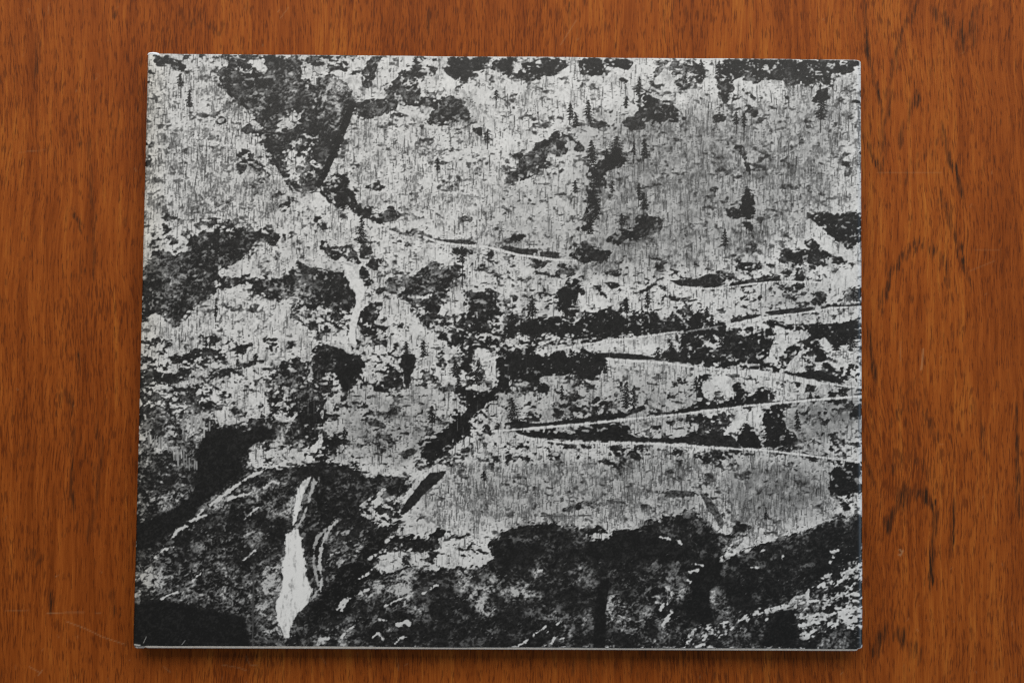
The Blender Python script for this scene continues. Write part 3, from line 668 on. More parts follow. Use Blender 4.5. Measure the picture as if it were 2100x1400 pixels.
    n2 = uniform(fbm(u, w, ((34, 12), (16, 8), (9, 5), (4.8, 3.2), (2.8, 2.3)), (.6, .8, 1., .9, .5), 41))
    n3 = uniform(fbm(wx, wy, ((26, 16), (11, 7), (6, 4), (3, 2.4)), (.8, 1., .8, .5), 51))
    fine = smooth(.62, .34, blur(D, 6))
    n = (n1 * (1 - low) + n2 * low) * (1 - fine) + n3 * fine
    Dk = Dn + .16 * smooth(.95, 1., Dn)
    dark = smooth(-.17, .12, Dk - n)
    snowtone = .84 + .07 * fbm(X, Y, (40, 14, 5), (1, .8, .8), 61)
    # grey haze of twigs, and the soft shadows they throw
    g1 = uniform(fbm(wx, wy, ((30, 24), (13, 11), (6, 6)), (1., .9, .7), 71))
    g2 = uniform(fbm(X, Y, ((2.2, 5), (1.6, 2.6)), (1., .8), 75))
    haze = (.13 + .30 * smooth(.45, 1., g1)) * np.clip(woodd, 0, 1) * (.35 + 1.1 * g2)
    snowtone = snowtone * (1 - np.clip(haze, 0, .75))
    tex = fbm(u, w, ((44, 26), (20, 12), (9, 6), (4, 3)), (.7, 1., 1., .8), 91)
    tex2 = uniform(tex + .6 * fbm(wx, wy, ((14, 13), (6, 6), (3, 3)), (1, .9, .6), 95))
    ridged = np.clip(1 - np.abs(fbm(wx, wy, ((22, 18), (9, 8), (4.5, 4)), (1., .9, .6), 121)) * 4.0, 0, 1)
    patch = uniform(fbm(wx, wy, ((75, 60), (30, 24)), (1., .8), 131))
    te = np.clip(tone * (.30 + 2.1 * patch ** 2 * rough + .3 * (1 - rough)), 0, 1.3)
    rock = .008 + .10 * tone + rough * te * (1.45 * np.clip(tex2 - .38, 0, 1) ** 1.2 + .50 * ridged ** 3 * tex2)
    grit = uniform(fbm(wx, wy, ((12, 8), (6, 4.5), (3, 2.6), (2, 1.8)), (.7, 1., 1., .7), 137))
    rock = rock * (.45 + 1.1 * grit) + rough * (.05 + .26 * te) * np.clip(grit - .35, 0, 1) ** 1.6 * (.35 + 1.3 * patch)
    rock = np.clip(rock, .012, .66)
    snowtone = snowtone * (1 - veil * (.75 + .5 * fbm(X, Y, (14, 6), (1, .8), 151)))
    img = snowtone * (1 - dark) + rock * dark

    # the scratchy relief of the cliffs: short strokes of light and of shade
    rng = np.random.default_rng(9)
    M = 34000
    bx = rng.uniform(275, 1768, M); by = rng.uniform(118, 1328, M)
    ix = (bx - cv.x0).astype(int); iy = (by - cv.y0).astype(int)
    ok = (dark[iy, ix] > .7) & (rng.random(M) < rough[iy, ix] * np.clip(.02 + 1.7 * te[iy, ix], 0, 1))
    bx, by = bx[ok], by[ok]; m = len(bx)
    th = 6.3 * vnoise(bx / 60, by / 60, 191) + rng.normal(0, .5, m)
    lit = rng.random(m) < .45
    al = rng.uniform(.2, .75, m) * np.clip(.5 + te[iy[ok], ix[ok]], 0, 1.2)
    for sel, vv in ((lit, .34), (~lit, .010)):
        for o in (0, 1):
            cv.strokes(img, bx[sel] + o, by[sel] + o * .5, np.cos(th[sel]), np.sin(th[sel]), rng.integers(3, 10, sel.sum()), np.minimum(al[sel], .7) * (1 - .4 * o), vv)
    # deep clefts and single dark trunks with a clean edge
    def cleft(v, pts, soft=2):
        F = blur_local(pts, soft)
        g = grit[F[0]]
        img[F[0]] += (v * (.45 + 1.1 * g) + (.45 if soft > 2 else .12) * np.clip(g - .72, 0, 1) - img[F[0]]) * F[1] * (.95 if soft < 3 else .93)
    ej = .5 + .45 * fbm(X, Y, (9, 4, 2), (1, .8, .5), 197)
    def blur_local(pts, soft):
        p = np.asarray(pts, float)
        ax = max(int(p[:, 0].min()) - cv.x0 - 8, 0); bx_ = min(int(p[:, 0].max()) - cv.x0 + 9, cv.w)
        ay = max(int(p[:, 1].min()) - cv.y0 - 8, 0); by_ = min(int(p[:, 1].max()) - cv.y0 + 9, cv.h)
        sl = (slice(ay, by_), slice(ax, bx_))
        A = cv.new(); cv.fill(A, pts, 1.0)
        return sl, smooth(-.18, .18, blur(A[sl], soft) - (ej[sl] if soft < 3 else .5 + 1.5 * (ej[sl] - .5)) + .02)
    cleft(.035, [(722,205),(730,214),(717,250),(704,285),(692,315),(678,345),(664,372),(653,388),(647,380),(662,350),(677,318),(691,280),(705,240)])
    cleft(.03, [(1022,758),(1028,775),(1022,790),(1002,806),(980,818),(964,832),(944,856),(914,882),(890,900),(874,914),(868,928),(874,942),(886,946),(898,930),(926,902),(954,870),(980,844),(1000,826),(1024,802),(1036,778)], 2)
    cleft(.03, [(880,970),(918,965),(900,985),(870,1012),(850,1037),(825,1057),(820,1050),(835,1025),(850,1005)], 2)
    cleft(.015, [(788,1098),(798,1102),(783,1122),(768,1147),(753,1172),(743,1202),(733,1217),(716,1250),(690,1260),(660,1272),(642,1288),(632,1265),(645,1240),(665,1220),(685,1200),(705,1172),(732,1152),(747,1122),(765,1105)], 3)
    cleft(.02, [(692,755),(720,745),(735,760),(722,780),(712,802),(700,795),(695,780)]); cleft(.04, [(825,727),(850,727),(852,745),(848,755),(842,770),(843,785),(835,795),(828,785),(830,765),(820,750)])
    cleft(.09, [(1275,250),(1290,240),(1310,240),(1325,255),(1322,265),(1305,268),(1290,262),(1280,257)]); cleft(.012, [(1228,1205),(1250,1180),(1246,1220),(1240,1260),(1242,1330),(1217,1330),(1221,1260)])
    cleft(.02, [(1418,1180),(1432,1152),(1478,1144),(1473,1160),(1478,1190),(1455,1210),(1455,1240),(1463,1272),(1432,1272),(1412,1255),(1422,1230)])
    cleft(.03, [(432,875),(470,880),(500,885),(540,875),(565,884),(530,905),(508,922),(488,950),(450,1000),(420,1030),(380,1060),(350,1090),(320,1110),(280,1128),(280,1100),(330,1066),(365,1045),(398,1012),(408,960),(402,930),(415,900)])
    cleft(.02, [(275,1250),(340,1242),(410,1258),(490,1270),(508,1325),(275,1325)])
    cleft(.17, [(815,930),(840,920),(858,922),(850,932),(825,935)], 1); cleft(.14, [(1360,1010),(1380,1004),(1425,1008),(1425,1017),(1375,1019)], 1)
    cleft(.10, [(880,488),(905,492),(955,492),(980,497),(972,502),(945,500),(910,497)], 1); cleft(.10, [(1030,510),(1045,504),(1075,512),(1102,510),(1105,515),(1088,522),(1062,520)], 1)
    cleft(.10, [(1106,518),(1120,515),(1148,520),(1138,528),(1118,528)], 1); cleft(.09, [(1372,575),(1430,572),(1450,562),(1470,562),(1486,575),(1475,587),(1430,588),(1395,586)], 1)
    cleft(.06, [(1490,585),(1512,577),(1532,573),(1536,578),(1518,585)], 1); cleft(.08, [(1545,578),(1565,572),(1600,567),(1598,575),(1568,578)], 1)
    cleft(.07, [(1565,640),(1590,636),(1640,631),(1672,629),(1662,638),(1618,643),(1580,647)], 1); cleft(.06, [(1690,628),(1768,622),(1768,627),(1700,631)], 1); cleft(.10, [(1497,660),(1540,645),(1562,645),(1552,651),(1520,658)], 1)
    cleft(.05, [(1220,723),(1250,724),(1292,725),(1332,730),(1354,738),(1300,738),(1240,733)], 1); cleft(.04, [(1605,763),(1640,765),(1662,760),(1690,765),(1722,776),(1737,786),(1700,783),(1650,774)], 1)
    cleft(.05, [(1045,868),(1100,868),(1140,865),(1180,860),(1230,852),(1280,845),(1282,855),(1200,865),(1120,873),(1050,878)], 1); cleft(.04, [(1330,846),(1370,845),(1420,836),(1500,824),(1500,831),(1420,843),(1370,849)], 1)
    cleft(.04, [(1050,887),(1090,888),(1150,890),(1200,888),(1260,892),(1330,898),(1400,900),(1400,908),(1260,904),(1160,901),(1080,895)], 1); cleft(.05, [(1400,895),(1500,892),(1520,915),(1450,912),(1400,908)], 1)
    cleft(.22, [(1435,1010),(1455,1020),(1470,1040),(1486,1070),(1480,1085),(1465,1060),(1450,1040)], 1)

    # --- thin bare trees with their slanting shadows
    rng = np.random.default_rng(3)
    small = cv.new(0.40)
    for p in ([(292, 140), (450, 140), (630, 400), (660, 480), (288, 470)], [(930, 960), (1480, 925), (1480, 1085), (840, 1095)], [(690, 330), (880, 260), (880, 470), (760, 440)],
              [(300, 600), (560, 620), (560, 760), (286, 760)], [(830, 1130), (1015, 1120), (1015, 1150), (840, 1165)], [(1480, 1000), (1720, 960), (1700, 1070), (1490, 1130)]):
        cv.fill(small, p, 1.0)
    small = blur(small, 14)
    def grow(N, tall, seed):
        rng = np.random.default_rng(seed)
        tx = rng.uniform(285, 1768, N); ty = rng.uniform(118, 1180, N)
        ix = (tx - cv.x0).astype(int); iy = (ty - cv.y0).astype(int)
        clump = uniform(fbm(tx, ty, (46, 18), (1, .8), 171))
        sm = small[iy, ix]
        keep = (dark[iy, ix] < .5) & (Dn[iy, ix] > .04) & (Dn[iy, ix] < .8) & (rng.random(N) < woodd[iy, ix] * ((1.05 - sm) * (.15 + 1.2 * clump ** 2) if tall else sm * (.35 + .8 * clump)))
        tx, ty = tx[keep], ty[keep]; m = len(tx)
        if tall: h = rng.uniform(12, 26, m) + 18 * rng.random(m) ** 3
        else: h = rng.uniform(6, 16, m) + 10 * rng.random(m) ** 6
        a = .24 + .66 * rng.random(m) ** 1.6
        lean = rng.normal(0, .035, m)
        k = rng.random(m) < .75
        cv.strokes(img, tx[k], ty[k], np.full(k.sum(), -.9) + rng.normal(0, .06, k.sum()), np.full(k.sum(), -.52), h[k] * (.6 if tall else 1.), a[k] * .40, .25)
        cv.strokes(img, tx, ty, lean, np.full(m, -1.0), h, a, .07)
        for s in (-1, 1):
            for q in ((.25, .4, .5, .6, .7, .8, .9) if tall else (.4, .6, .8)):
                cv.strokes(img, tx + lean * h * q, ty - h * q, s * rng.uniform(.15, .75, m), np.full(m, -1.0), h * rng.uniform(.15, .4, m), a * rng.uniform(.1, .38, m), .14)
        cv.strokes(img, tx - 1, ty, np.ones(m), np.zeros(m), np.full(m, 3), a * .8, .10)
    grow(40000, False, 3); grow(15000, True, 4)
    rng = np.random.default_rng(6)
    # bushes and stones: short dark marks
    M = 9000
    bx = rng.uniform(285, 1768, M); by = rng.uniform(118, 1120, M)
    ix = (bx - cv.x0).astype(int); iy = (by - cv.y0).astype(int)
    ok = (dark[iy, ix] < .5) & (Dn[iy, ix] > .04)
    bx, by = bx[ok], by[ok]; m = len(bx)
    for dy in (0, 1):
        cv.strokes(img, bx - rng.uniform(0, 2, m), by + dy, np.ones(m), np.zeros(m), rng.integers(2, 6, m), rng.uniform(.3, .85, m), .12)
    # snow caught on the rock
    M = 3400
    bx = rng.uniform(285, 1768, M); by = rng.uniform(118, 1325, M)
    ix = (bx - cv.x0).astype(int); iy = (by - cv.y0).astype(int)
    ok = (dark[iy, ix] > .8) & (Dn[iy, ix] < .992) & (uniform(fbm(bx, by, (30, 12), (1, .8), 181)) > .62) & (tone[iy, ix] > .045) & ((by < 1225) | (bx > 530))
    bx, by = bx[ok], by[ok]; m = len(bx)
    up = np.where(by > 950, -.45, 0) + rng.normal(0, .15, m)
    for dy in (0, 1):
        cv.strokes(img, bx, by + dy, np.ones(m), up, rng.integers(2, 7, m), rng.uniform(.1, .6, m) * (1 - .4 * dy), .60)

    # pale trunks standing against the dark rock
    M = 70
    bx = np.concatenate([rng.uniform(570, 665, 30), rng.uniform(1020, 1400, 20), rng.uniform(860, 1000, 20)])
    by = np.concatenate([rng.uniform(770, 920, 30), rng.uniform(690, 790, 20), rng.uniform(820, 960, 20)])
    cv.strokes(img, bx, by, rng.normal(0, .06, M), np.full(M, -1.), rng.integers(10, 36, M), rng.uniform(.15, .5, M), .42)
    # --- single conifers
    def conifer(x, y0, y1, w, base=None, a=.93):
        if base: cv.line(img, [(x, y0), (x + rng.normal(0, 1), base)], 1.6, .06)
        ph = rng.uniform(0, 6); wob = [1.0, 1.0]; drift = 0.0
        for y in range(int(y0), int(y1) + 1):
            t = max(y - y0, 0) / max(y1 - y0, 1)
            saw = ((y - y0) / 6.0 + ph) % 1.0
            if saw < .18: wob = [rng.uniform(.45, 1.35), rng.uniform(.45, 1.35)]; drift = rng.normal(0, w * .05)
            env = (.14 + .9 * t ** .75) * (1 if t < .8 else 1 - (t - .8) * 3)
            for s, wb in zip((-1, 1), wob):
                hw = w * .66 * env * (.30 + .70 * saw) * wb * rng.uniform(.75, 1.2)
                xc = x + drift
                xa, xb = (xc, xc + hw) if s > 0 else (xc - hw, xc)
                i0, i1 = int(round(xa)) - cv.x0, int(round(xb)) - cv.x0
                r = y - cv.y0
                if 0 <= r < cv.h and i1 >= i0:
                    seg = img[r, max(i0, 0):i1 + 1]
                    seg += (.045 - seg) * a * (rng.random(len(seg)) > .10)
    for q in ((371,151,178,18,201),(389,185,220,22,243),(470,128,150,16),(1000,265,292,24,306),(1018,185,205,16,222),(898,325,350,14,372),
              (1170,212,246,18,255),(1207,206,250,22,258),(1180,230,262,16),(1311,158,198,16,210),(1285,198,222,14),(1214,288,335,28),(1265,280,340,40),
              (1245,305,350,26),(1322,285,325,22,350),(1300,290,318,14,335),(1180,370,396,16),(1222,340,380,26),(1218,380,420,28),(1225,410,450,24),(1210,440,480,24),
              (1255,370,396,14),(1310,375,402,14,425),(1320,395,430,24,470),(1275,438,462,18,490),(1438,122,165,18),(1475,125,160,18),(1510,124,160,22),(1600,125,165,18),(1560,130,165,18),
              (1684,196,246,26,272),(1510,230,256,18,275),(1526,232,262,14,290),(1531,382,450,32,480),(1487,470,505,16,512),(742,445,500,24),(443,615,650,8,660),
              (948,505,540,24,590),(1285,610,640,22,655),(1328,600,625,18,640),(1092,605,648,30,660),(1165,575,640,36),(1160,600,645,30),(1635,555,582,20),(1752,590,610,22),
              (833,700,726,16),(868,698,732,20),(933,738,772,22),(980,738,790,26),(940,760,800,22),(965,712,745,18),(886,832,866,24,880),(706,875,912,14),(730,945,975,26),(722,960,990,22),
              (1285,782,838,26),(1300,790,838,16),(1050,815,862,28),(1315,903,926,16),(1090,708,760,22),(1142,712,770,24),(1195,712,770,30),(1215,720,775,24),(1120,725,770,22),(1170,716,760,20),
              (1065,715,760,20),(1240,735,765,14),(1105,780,805,14),(1152,790,820,12),(1428,772,800,16,818),(1375,695,745,24),(1350,712,740,24),(1590,832,880,22),(1615,880,925,24),(1530,868,918,30),
              (1575,840,915,26),(1635,840,880,16),(993,965,985,12,1000),(1570,1040,1065,14),(1050,640,690,22),(1070,655,690,18),(1230,635,680,24),(1300,636,680,26),(1265,640,685,24),(1195,648,690,20),
              (1345,640,685,20),(1420,640,690,24),(1460,645,700,22),(1405,690,730,22),(1745,655,720,26),(1715,660,720,22),(1480,670,710,18)):
        conifer(*q)
    for _ in range(70):      # a scatter of small ones in the dense wood
        x, y = rng.choice([rng.uniform(1040, 1460), rng.uniform(900, 1040)]), rng.uniform(640, 790)
        if Dn[int(y) - cv.y0, int(x) - cv.x0] > .5: conifer(x, y - rng.uniform(12, 30), y, rng.uniform(9, 16))

    # --- roads, streams, ridges of snow
    jit = (fbm(X, Y, (26, 7, 3), (1.8, 1.7, 1.4), 301) - .2).astype(np.float32)
    roads = []
    jit2 = (fbm(X, Y, (9, 4, 2), (5., 4., 2.5), 311) + .6).astype(np.float32)
    def white(pts, w, v=.80): cv.line(img, pts, w, v, 1.6, jit); roads.append(pts)
    def ragged(pts, w, v=.78): cv.line(img, pts, w + 1.5, v, 1.6, jit2)
    def black(pts, w, v=.06): cv.line(img, pts, w, v, 1.6, jit)
    white([(1110, 722), (1180, 709), (1240, 700), (1320, 690), (1388, 680)], 4.2)
    white([(1245, 735), (1300, 740), (1370, 744), (1420, 752), (1500, 760), (1560, 763), (1620, 771), (1680, 784), (1740, 792), (1768, 794)], 3.8)
    white([(1500, 763), (1560, 768), (1620, 776), (1680, 788)], 6)
    white([(1010, 884), (1080, 879), (1200, 869), (1290, 859), (1380, 851), (1460, 841), (1540, 831), (1620, 824), (1700, 817), (1768, 812)], 4.2)
    white([(1055, 888), (1090, 900), (1160, 907), (1250, 909), (1340, 909), (1420, 915), (1490, 919), (1560, 922), (1620, 929), (1700, 939), (1762, 946)], 3.6)
    white([(870, 486), (900, 497), (950, 503), (1000, 507), (1060, 522), (1130, 532), (1180, 535)], 4)
    white([(1380, 586), (1430, 592), (1480, 591), (1540, 582), (1600, 577), (1690, 579)], 3.2)
    white([(1495, 665), (1560, 652), (1620, 645), (1670, 638), (1700, 632), (1768, 628)], 3.4)
    white([(1395, 682), (1480, 668)], 2.0, .5)
    for pts in roads:
        p = np.asarray(pts, float)
        for A, B in zip(p[:-1], p[1:]):
            k = max(int(np.hypot(*(B - A)) / 7), 1)
            q = A + (B - A) * rng.random((k, 1)); hh = rng.integers(5, 20, k)
            cv.strokes(img, q[:, 0], q[:, 1] + rng.uniform(1, 9, k), rng.normal(0, .05, k), np.full(k, -1.), hh, rng.uniform(.15, .7, k), .07)
    black([(1110, 1058), (1160, 1058), (1212, 1056)], 2.2, .2)
    # snow lines on the dark ridges
    for p, w in (([(545, 962), (520, 972), (498, 986)], 5), ([(430, 1035), (455, 1018), (480, 998), (492, 990)], 6), ([(470, 1022), (500, 1014), (512, 1012)], 7),
                 ([(388, 1068), (405, 1062), (424, 1056)], 5), ([(405, 1056), (417, 1046)], 3), ([(354, 1100), (366, 1085), (386, 1078)], 6),
                 ([(318, 1142), (335, 1126), (356, 1121)], 2), ([(396, 1190), (408, 1178), (419, 1169)], 2.4), ([(333, 1227), (348, 1218), (364, 1213)], 2.4),
                 ([(499, 1148), (512, 1137), (523, 1129)], 3), ([(500, 1066), (514, 1052), (530, 1040)], 2.5), ([(541, 1000), (560, 985), (570, 990)], 4),
                 ([(700, 1250), (715, 1228), (742, 1215), (756, 1208)], 2.4), ([(700, 1304), (715, 1290), (730, 1280), (728, 1270)], 4), ([(692, 1250), (700, 1238), (712, 1228)], 5),
                 ([(790, 1243), (815, 1229), (845, 1220)], 3), ([(868, 1216), (890, 1203), (900, 1198)], 2.5), ([(737, 1185), (752, 1178), (760, 1168), (775, 1158)], 4),
                 ([(756, 1145), (770, 1138), (775, 1134)], 4), ([(775, 1142), (810, 1141)], 2.5), ([(792, 1110), (800, 1102), (808, 1098)], 5),
                 ([(962, 1184), (988, 1176)], 2.2), ([(816, 1281), (830, 1275), (840, 1279)], 8), ([(778, 1270), (792, 1272)], 4), ([(765, 1305), (775, 1297), (785, 1308)], 3),
                 ([(810, 1318), (820, 1308), (835, 1305)], 4), ([(660, 1310), (672, 1308)], 6), ([(1103, 1172), (1110, 1168)], 2.4),
                 ([(1060, 1326), (1090, 1305), (1120, 1283)], 1.8), ([(1110, 1326), (1130, 1318), (1148, 1296)], 2.0), ([(1120, 1297), (1140, 1284), (1150, 1272)], 1.5), ([(1149, 1310), (1158, 1307)], 2),
                 ([(1354, 1102), (1385, 1105), (1398, 1114)], 2), ([(1420, 1155), (1440, 1158)], 3), ([(1416, 1172), (1432, 1167)], 3), ([(1410, 1190), (1416, 1192)], 4),
                 ([(1540, 1162), (1555, 1164)], 3), ([(1560, 1130), (1566, 1128)], 4), ([(1605, 1138), (1603, 1144)], 4), ([(1707, 1130), (1718, 1128)], 7), ([(1703, 1153), (1706, 1150)], 3.5),
                 ([(1710, 1142), (1708, 1140)], 3), ([(1575, 1254), (1595, 1247), (1625, 1240)], 4), ([(1540, 1258), (1565, 1255)], 2.5), ([(1570, 1270), (1572, 1269)], 4), ([(1735, 1278), (1755, 1272)], 8),
                 ([(1368, 1237), (1378, 1218)], 2), ([(1365, 1203), (1385, 1220)], 3), ([(1345, 1234), (1360, 1236), (1355, 1250)], 4), ([(1360, 1280), (1372, 1262), (1378, 1255)], 7), ([(1357, 1282), (1365, 1288)], 5)):
        ragged(p, w, .74)
    # the waterfall and its side strands
    fall = [(586,1093),(586,1123),(581,1166),(577,1209),(563,1243),(569,1273),(579,1294),(581,1308),(594,1309),(596,1286),(611,1258),(631,1239),
            (641,1209),(629,1181),(622,1144),(618,1101),(611,1084),(601,1086),(593,1092)]
    F = cv.new()
    for p, v in ((fall, 1.), ([(610,1000),(620,986),(632,978),(640,972),(634,994),(621,1015),(616,1040),(607,1068),(599,1084),(603,1050),(607,1025)], .95)):
        cv.fill(F, p, v)
    strand = uniform(fbm(wx, wy, ((8, 40), (4, 18), (2.5, 8)), (1, 1, .8), 331))
    Fb = blur(F, 2)
    fray = fbm(X, Y, ((12, 16), (6, 8), (3, 4), (1.8, 2)), (1, 1, .9, .7), 341)
    Fm = smooth(.30, .75, Fb + (.75 * fray - .25 * strand) * (1.3 - Fb) + .04) * smooth(.04, .30, blur(F, 4))
    img = img * (1 - Fm) + Fm * np.clip(.92 - .62 * np.clip(strand - .55, 0, 1) * (.4 + grit) + .10 * fray, .4, .92)
    spray = blur(F, 9) * (1 - Fm) * .35 * (.4 + grit)            # wet grey rock beside the fall
    img = img + (.42 - img) * np.clip(spray, 0, .5)
    for p, wd, v in (([(645, 982), (640, 1003), (634, 1024), (626, 1048), (614, 1074), (604, 1083)], 5, .62), ([(655, 978), (648, 990)], 4, .6),
                     ([(690, 1066), (678, 1082), (668, 1098), (660, 1118), (656, 1140), (655, 1160), (660, 1185), (657, 1212)], 5, .66),
                     ([(668, 1085), (652, 1102), (645, 1122), (643, 1150), (648, 1178), (652, 1200)], 4, .55), ([(640, 1228), (647, 1216), (652, 1210)], 5, .6)):
        ragged(p, wd, v)
    # the bright stream high up in the dark rocks
    for p in ([(704,540),(722,545),(735,570),(750,592),(745,610),(737,622),(739,640),(731,664),(727,690),(733,706),(716,704),(717,668),(723,642),(731,620),(729,600),(716,575)],):
        sl, al = blur_local(p, 1)
        img[sl] += (.84 - .3 * np.clip(grit[sl] - .6, 0, 1) - img[sl]) * al
    # icicles on the left wall
    for _ in range(46):
        x, y = (rng.uniform(372, 432), rng.uniform(852, 866)) if rng.random() < .45 else (rng.uniform(300, 410), 0)
        if y == 0: y = 882 + (x - 300) * .55 + rng.uniform(-4, 10)
        cv.line(img, [(x, y), (x + rng.normal(0, 1), y + rng.uniform(8, 34))], rng.uniform(1, 3.4), rng.uniform(.35, .7), 1.4)
    # a scuff on the lacquer
    cv.line(img, [(521, 1155), (519, 1230), (518, 1326)], 3.5, .17, 3)

    img = np.clip(img + .28 * (img - blur(img, 2)), .010, .90)
    # --- paper: grain, wear along the folds and corners
    img = img + .05 * fbm(X, Y, (2.0, 1.3), (1, 1), 351)
    wear = fbm(X, Y, (16, 5, 2), (1, 1, .8), 361)
    top = 111.0 + (X - 303) * (12.0 / 1464)
    edge = smooth(2.0, .3, Y - top) * smooth(-.15, .45, wear + .12 * smooth(900, 1700, X))
    img = img * (1 - edge) + .78 * edge
    right = 1767.5 + np.clip(Y - 680, 0, 700) * .0052
    edge = smooth(2.2, .4, right - X) * smooth(.15, .5, wear)
    img = img * (1 - edge) + .75 * edge
    for p, w in (([(1760, 124), (1766, 127), (1767, 136)], 3.2), ([(1768, 1322), (1766, 1328), (1758, 1330)], 2.4), ([(276, 1321), (287, 1322.5)], 3.0), ([(303, 111), (326, 112)], 1.5),
                 ([(294, 1318), (300, 1305)], 1.0), ([(373, 1321), (380, 1312)], .9), ([(1758, 1306), (1763, 1307)], 1.2), ([(1769, 1276), (1769, 1278)], 1.6)):
        cv.line(img, p, w, .74, 1.2)
    return cv, np.clip(img, .012, .88)

# ------------------------------------------------------------------ the book
Z_TOP = 0.0100                # top of the jacket above the table
CORNER_PX = [(302.5, 110.6), (1767.6, 122.6), (1770.8, 1329.0), (272.0, 1323.0)]     # TL TR BR BL of the jacket

def cloth_material():
    N = Nodes('ribbed_grey_cloth')
    oc = N.n('ShaderNodeTexCoord').outputs['Object']
    wv = N.n('ShaderNodeTexWave', wave_type='BANDS', bands_direction='X')
    wv.inputs['Scale'].default_value = 660.0; wv.inputs['Distortion'].default_value = 0.6
    N.link(N.coords((1, 1, 1), src=oc), wv.inputs['Vector'])
    nz = N.noise(oc, 2600, 2.0, 0.6); big = N.noise(oc, 120, 3.0, 0.6)
    f = N.math('MULTIPLY_ADD', wv.outputs['Fac'], 0.55, N.math('MULTIPLY', nz, 0.45))
    c = N.mix(f, (0.22, 0.20, 0.175, 1), (0.60, 0.575, 0.54, 1))
    c = N.mix(N.math('MULTIPLY', big, 0.4), c, (0.30, 0.27, 0.23, 1))
    N.link(c, N.bsdf.inputs['Base Color']); N.bsdf.inputs['Roughness'].default_value = 0.9
    N.bsdf.inputs['Specular IOR Level'].default_value = 0.15
    N.bump(f, 0.6, 0.0003)
    return N.mat

def slab(corners_xy, z0, z1, round_xy, bevel, seg=3):
    """a board: quad outline with rounded corners, soft edges"""
    c = np.asarray(corners_xy, float); n = len(c); out = []
    for i in range(n):
        p, a, b = c[i], c[i - 1], c[(i + 1) % n]
        da = (a - p) / np.linalg.norm(a - p); db = (b - p) / np.linalg.norm(b - p)
        for k in range(seg + 1):
            t = k / seg
            out.append(p + da * round_xy * (1 - t) ** 2 + db * round_xy * t ** 2)
    bm = bmesh.new()
    lo = [bm.verts.new((q[0], q[1], z0)) for q in out]
    hi = [bm.verts.new((q[0], q[1], z1)) for q in out]
    m = len(out)
    top = bm.faces.new(hi); bot = bm.faces.new(lo[::-1])
    for i in range(m): bm.faces.new((lo[i], lo[(i + 1) % m], hi[(i + 1) % m], hi[i]))
    bmesh.ops.recalc_face_normals(bm, faces=bm.faces)
    if bevel:
        es = list(top.edges) + list(bot.edges)
        bmesh.ops.bevel(bm, geom=es, offset=bevel, segments=3, profile=0.5, affect='EDGES')
    me = bpy.data.meshes.new('slab'); bm.to_mesh(me); bm.free()
    for p in me.polygons: p.use_smooth = len(p.vertices) == 4
    return me

